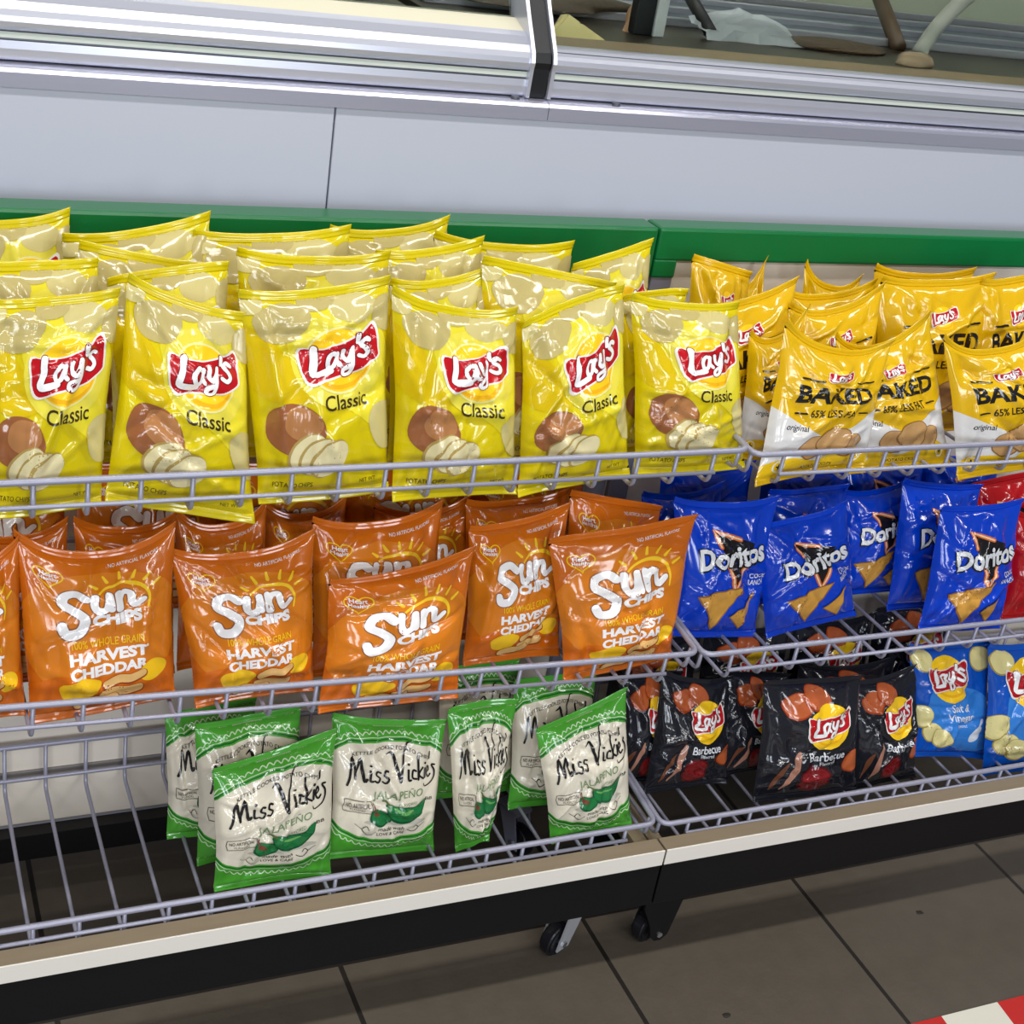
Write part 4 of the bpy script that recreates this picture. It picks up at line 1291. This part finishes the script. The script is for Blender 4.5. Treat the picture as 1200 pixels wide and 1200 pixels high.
    ('ranch', (1.2600, 1.5050, 0.4630), 0, 9, ((-0.0750, 0.0000), (0.0750, 0.0000), (0.0765, 0.1850), (-0.0765, 0.1887)), 541, 0.0300, 'dark blue tortilla chip bag against the back panel behind the second blue bag'),
    ('ranch', (1.4000, 1.5050, 0.4630), 0, 9, ((-0.0750, 0.0000), (0.0750, 0.0000), (0.0765, 0.1850), (-0.0765, 0.1887)), 548, 0.0300, 'dark blue tortilla chip bag against the back panel behind the shaded third one'),
    ('ranch', (1.5500, 1.5050, 0.4630), 0, 9, ((-0.0750, 0.0000), (0.0750, 0.0000), (0.0765, 0.1850), (-0.0765, 0.1887)), 555, 0.0300, 'dark blue tortilla chip bag against the back panel near the red bags'),
    ('bbq', (1.0725, 1.3790, 0.1900), 0, 16, ((-0.0718, 0.0023), (0.0718, -0.0023), (0.0682, 0.1676), (-0.0520, 0.1906)), 562, 0.0270, 'black barbecue chip bag leftmost with a fully visible body, emblem tilted and folded'),
    ('bbq', (1.2458, 1.3215, 0.1899), 0, 16, ((-0.0928, 0.0055), (0.0928, -0.0055), (0.0834, 0.1814), (-0.0931, 0.1938)), 569, 0.0270, 'large black barbecue chip bag in front with orange chips printed at its top left'),
    ('bbq', (1.4103, 1.3450, 0.1703), 0, 16, ((-0.0620, -0.0018), (0.0620, 0.0018), (0.0455, 0.1917), (-0.0890, 0.1788)), 576, 0.0270, 'black barbecue chip bag right behind the large one, beside the blue vinegar bag'),
    ('bbq', (1.1869, 1.3920, 0.1900), 0, 14, ((-0.0573, 0.0000), (0.0573, 0.0000), (0.0584, 0.1533), (-0.0584, 0.1698)), 583, 0.0270, 'black barbecue chip bag standing back between the left one and the large one'),
    ('bbq', (1.0170, 1.4100, 0.1900), 0, 14, ((-0.0518, 0.0000), (0.0518, 0.0000), (0.0528, 0.1655), (-0.0528, 0.1703)), 590, 0.0270, 'black barbecue chip bag in the far left shade next to the kettle chip bag'),
    ('bbq', (1.3550, 1.3980, 0.1900), 0, 14, ((-0.0905, 0.0000), (0.0905, 0.0000), (0.0923, 0.1604), (-0.0923, 0.1696)), 597, 0.0270, 'black barbecue chip bag at the back behind the large front one'),
    ('vinegar', (1.5433, 1.3553, 0.1898), 0, 16, ((-0.0746, 0.0128), (0.0746, -0.0128), (0.0564, 0.1945), (-0.1072, 0.2019)), 604, 0.0270, 'blue vinegar chip bag standing right of the black barbecue bags'),
    ('vinegar', (1.6939, 1.3250, 0.1620), 0, 16, ((-0.0965, 0.0045), (0.0965, -0.0045), (0.0652, 0.2365), (-0.1189, 0.2301)), 611, 0.0270, 'blue vinegar chip bag cut by the right photo edge'),
    ('bbq', (1.0600, 1.4900, 0.1900), 0, 9, ((-0.0775, 0.0000), (0.0775, 0.0000), (0.0790, 0.1850), (-0.0790, 0.1887)), 618, 0.0270, 'black barbecue chip bag against the back panel behind the leftmost barbecue bags'),
    ('bbq', (1.2200, 1.4900, 0.1900), 0, 9, ((-0.0775, 0.0000), (0.0775, 0.0000), (0.0790, 0.1850), (-0.0790, 0.1887)), 625, 0.0270, 'black barbecue chip bag against the back panel left of centre behind the large one'),
    ('bbq', (1.3800, 1.4900, 0.1900), 0, 9, ((-0.0775, 0.0000), (0.0775, 0.0000), (0.0790, 0.1850), (-0.0790, 0.1887)), 632, 0.0270, 'black barbecue chip bag against the back panel behind the one beside the vinegar bag'),
    ('bbq', (1.5400, 1.4900, 0.1900), 0, 9, ((-0.0775, 0.0000), (0.0775, 0.0000), (0.0790, 0.1850), (-0.0790, 0.1887)), 639, 0.0270, 'black barbecue chip bag against the back panel behind the blue vinegar bag'),
    ('jalapeno', (0.4430, 1.3218, 0.1899), 0, 16, ((-0.0751, 0.0051), (0.0751, -0.0051), (0.0806, 0.1994), (-0.0769, 0.1689)), 646, 0.0300, 'green and cream kettle chip bag in front with a slanted seal, leftmost front bag'),
    ('jalapeno', (0.5933, 1.3433, 0.1899), 0, 16, ((-0.0734, 0.0074), (0.0734, -0.0074), (0.0838, 0.1800), (-0.0688, 0.2051)), 653, 0.0300, 'green and cream kettle chip bag standing upright in the middle with a level top'),
    ('jalapeno', (0.7156, 1.3310, 0.1900), 0, 16, ((-0.0232, -0.0054), (0.0232, 0.0054), (0.0577, 0.2032), (-0.0414, 0.1994)), 660, 0.0300, 'narrow twisted green and cream kettle chip bag right of the upright middle one'),
    ('jalapeno', (0.8878, 1.3155, 0.1900), 0, 16, ((-0.0617, -0.0040), (0.0617, 0.0040), (0.0382, 0.2133), (-0.0937, 0.1686)), 667, 0.0300, 'green and cream kettle chip bag at the right end near the rack joint'),
    ('jalapeno', (0.8554, 1.3920, 0.1900), 0, 14, ((-0.0624, 0.0000), (0.0624, 0.0000), (0.0637, 0.1985), (-0.0637, 0.1935)), 674, 0.0300, 'green and cream kettle chip bag standing back behind the right end one'),
    ('jalapeno', (0.7599, 1.4350, 0.1900), 0, 14, ((-0.0591, 0.0000), (0.0591, 0.0000), (0.0603, 0.1986), (-0.0603, 0.1987)), 681, 0.0300, 'shaded green and cream kettle chip bag at the back behind the twisted one'),
    ('jalapeno', (0.4243, 1.3800, 0.1900), 0, 14, ((-0.0652, 0.0000), (0.0652, 0.0000), (0.0665, 0.2039), (-0.0665, 0.1916)), 688, 0.0300, 'green and cream kettle chip bag right behind the slanted front bag'),
    ('jalapeno', (0.3901, 1.4350, 0.1900), 0, 14, ((-0.0568, 0.0000), (0.0568, 0.0000), (0.0579, 0.1822), (-0.0579, 0.1717)), 695, 0.0300, 'green and cream kettle chip bag at the far left back of the group'),
]
for kind, loc, yaw, lean, C, seed, D, label in BAGS:
    nm, grp = G[kind]
    bag(nm, kind, loc, math.radians(yaw), math.radians(lean), C, seed, D, label, 'chip bag', grp)

# ------------------------------------------------------------------ floor marks
tp = empty('floor_tape', (1.45, 1.02, 0.0))
tag(tp, 'red and white warning tape strip stuck on the floor tiles', 'tape')
red_t, wh_t = pmat('tape_red', (196, 40, 36), .4, vary=.05), pmat('tape_white', (226, 222, 208), .45, vary=.05)
for k, (m, nm) in enumerate(((wh_t, 'white_block'), (red_t, 'red_block')) * 4):
    x0 = -.31 + k * .102
    bm = bmesh.new()
    lo = [bm.verts.new((x0 + dx, y, z)) for z in (.0004, .0012) for dx, y in ((0, -.024), (.102, -.024), (.107, .024), (.005, .024))]
    bm.faces.new(lo[:4][::-1]); bm.faces.new(lo[4:])
    for i in range(4):
        bm.faces.new((lo[i], lo[(i + 1) % 4], lo[4 + (i + 1) % 4], lo[4 + i]))
    bm_obj(nm, bm, m, tp)
for (x, y, sd, lab) in ((1.455, 1.231, 2, 'small dark dirt speck on the tile right of the casters'), (1.042, 1.128, 4, 'small dark dirt speck on the tile at the picture bottom')):
    o = lump('dirt_speck', (x, y, 0), (.006, .004, .0012), pmat('dirt', (40, 34, 28), .8), sd, lab, 'dirt', .4)
    tag(o, group='dirt specks on the floor')
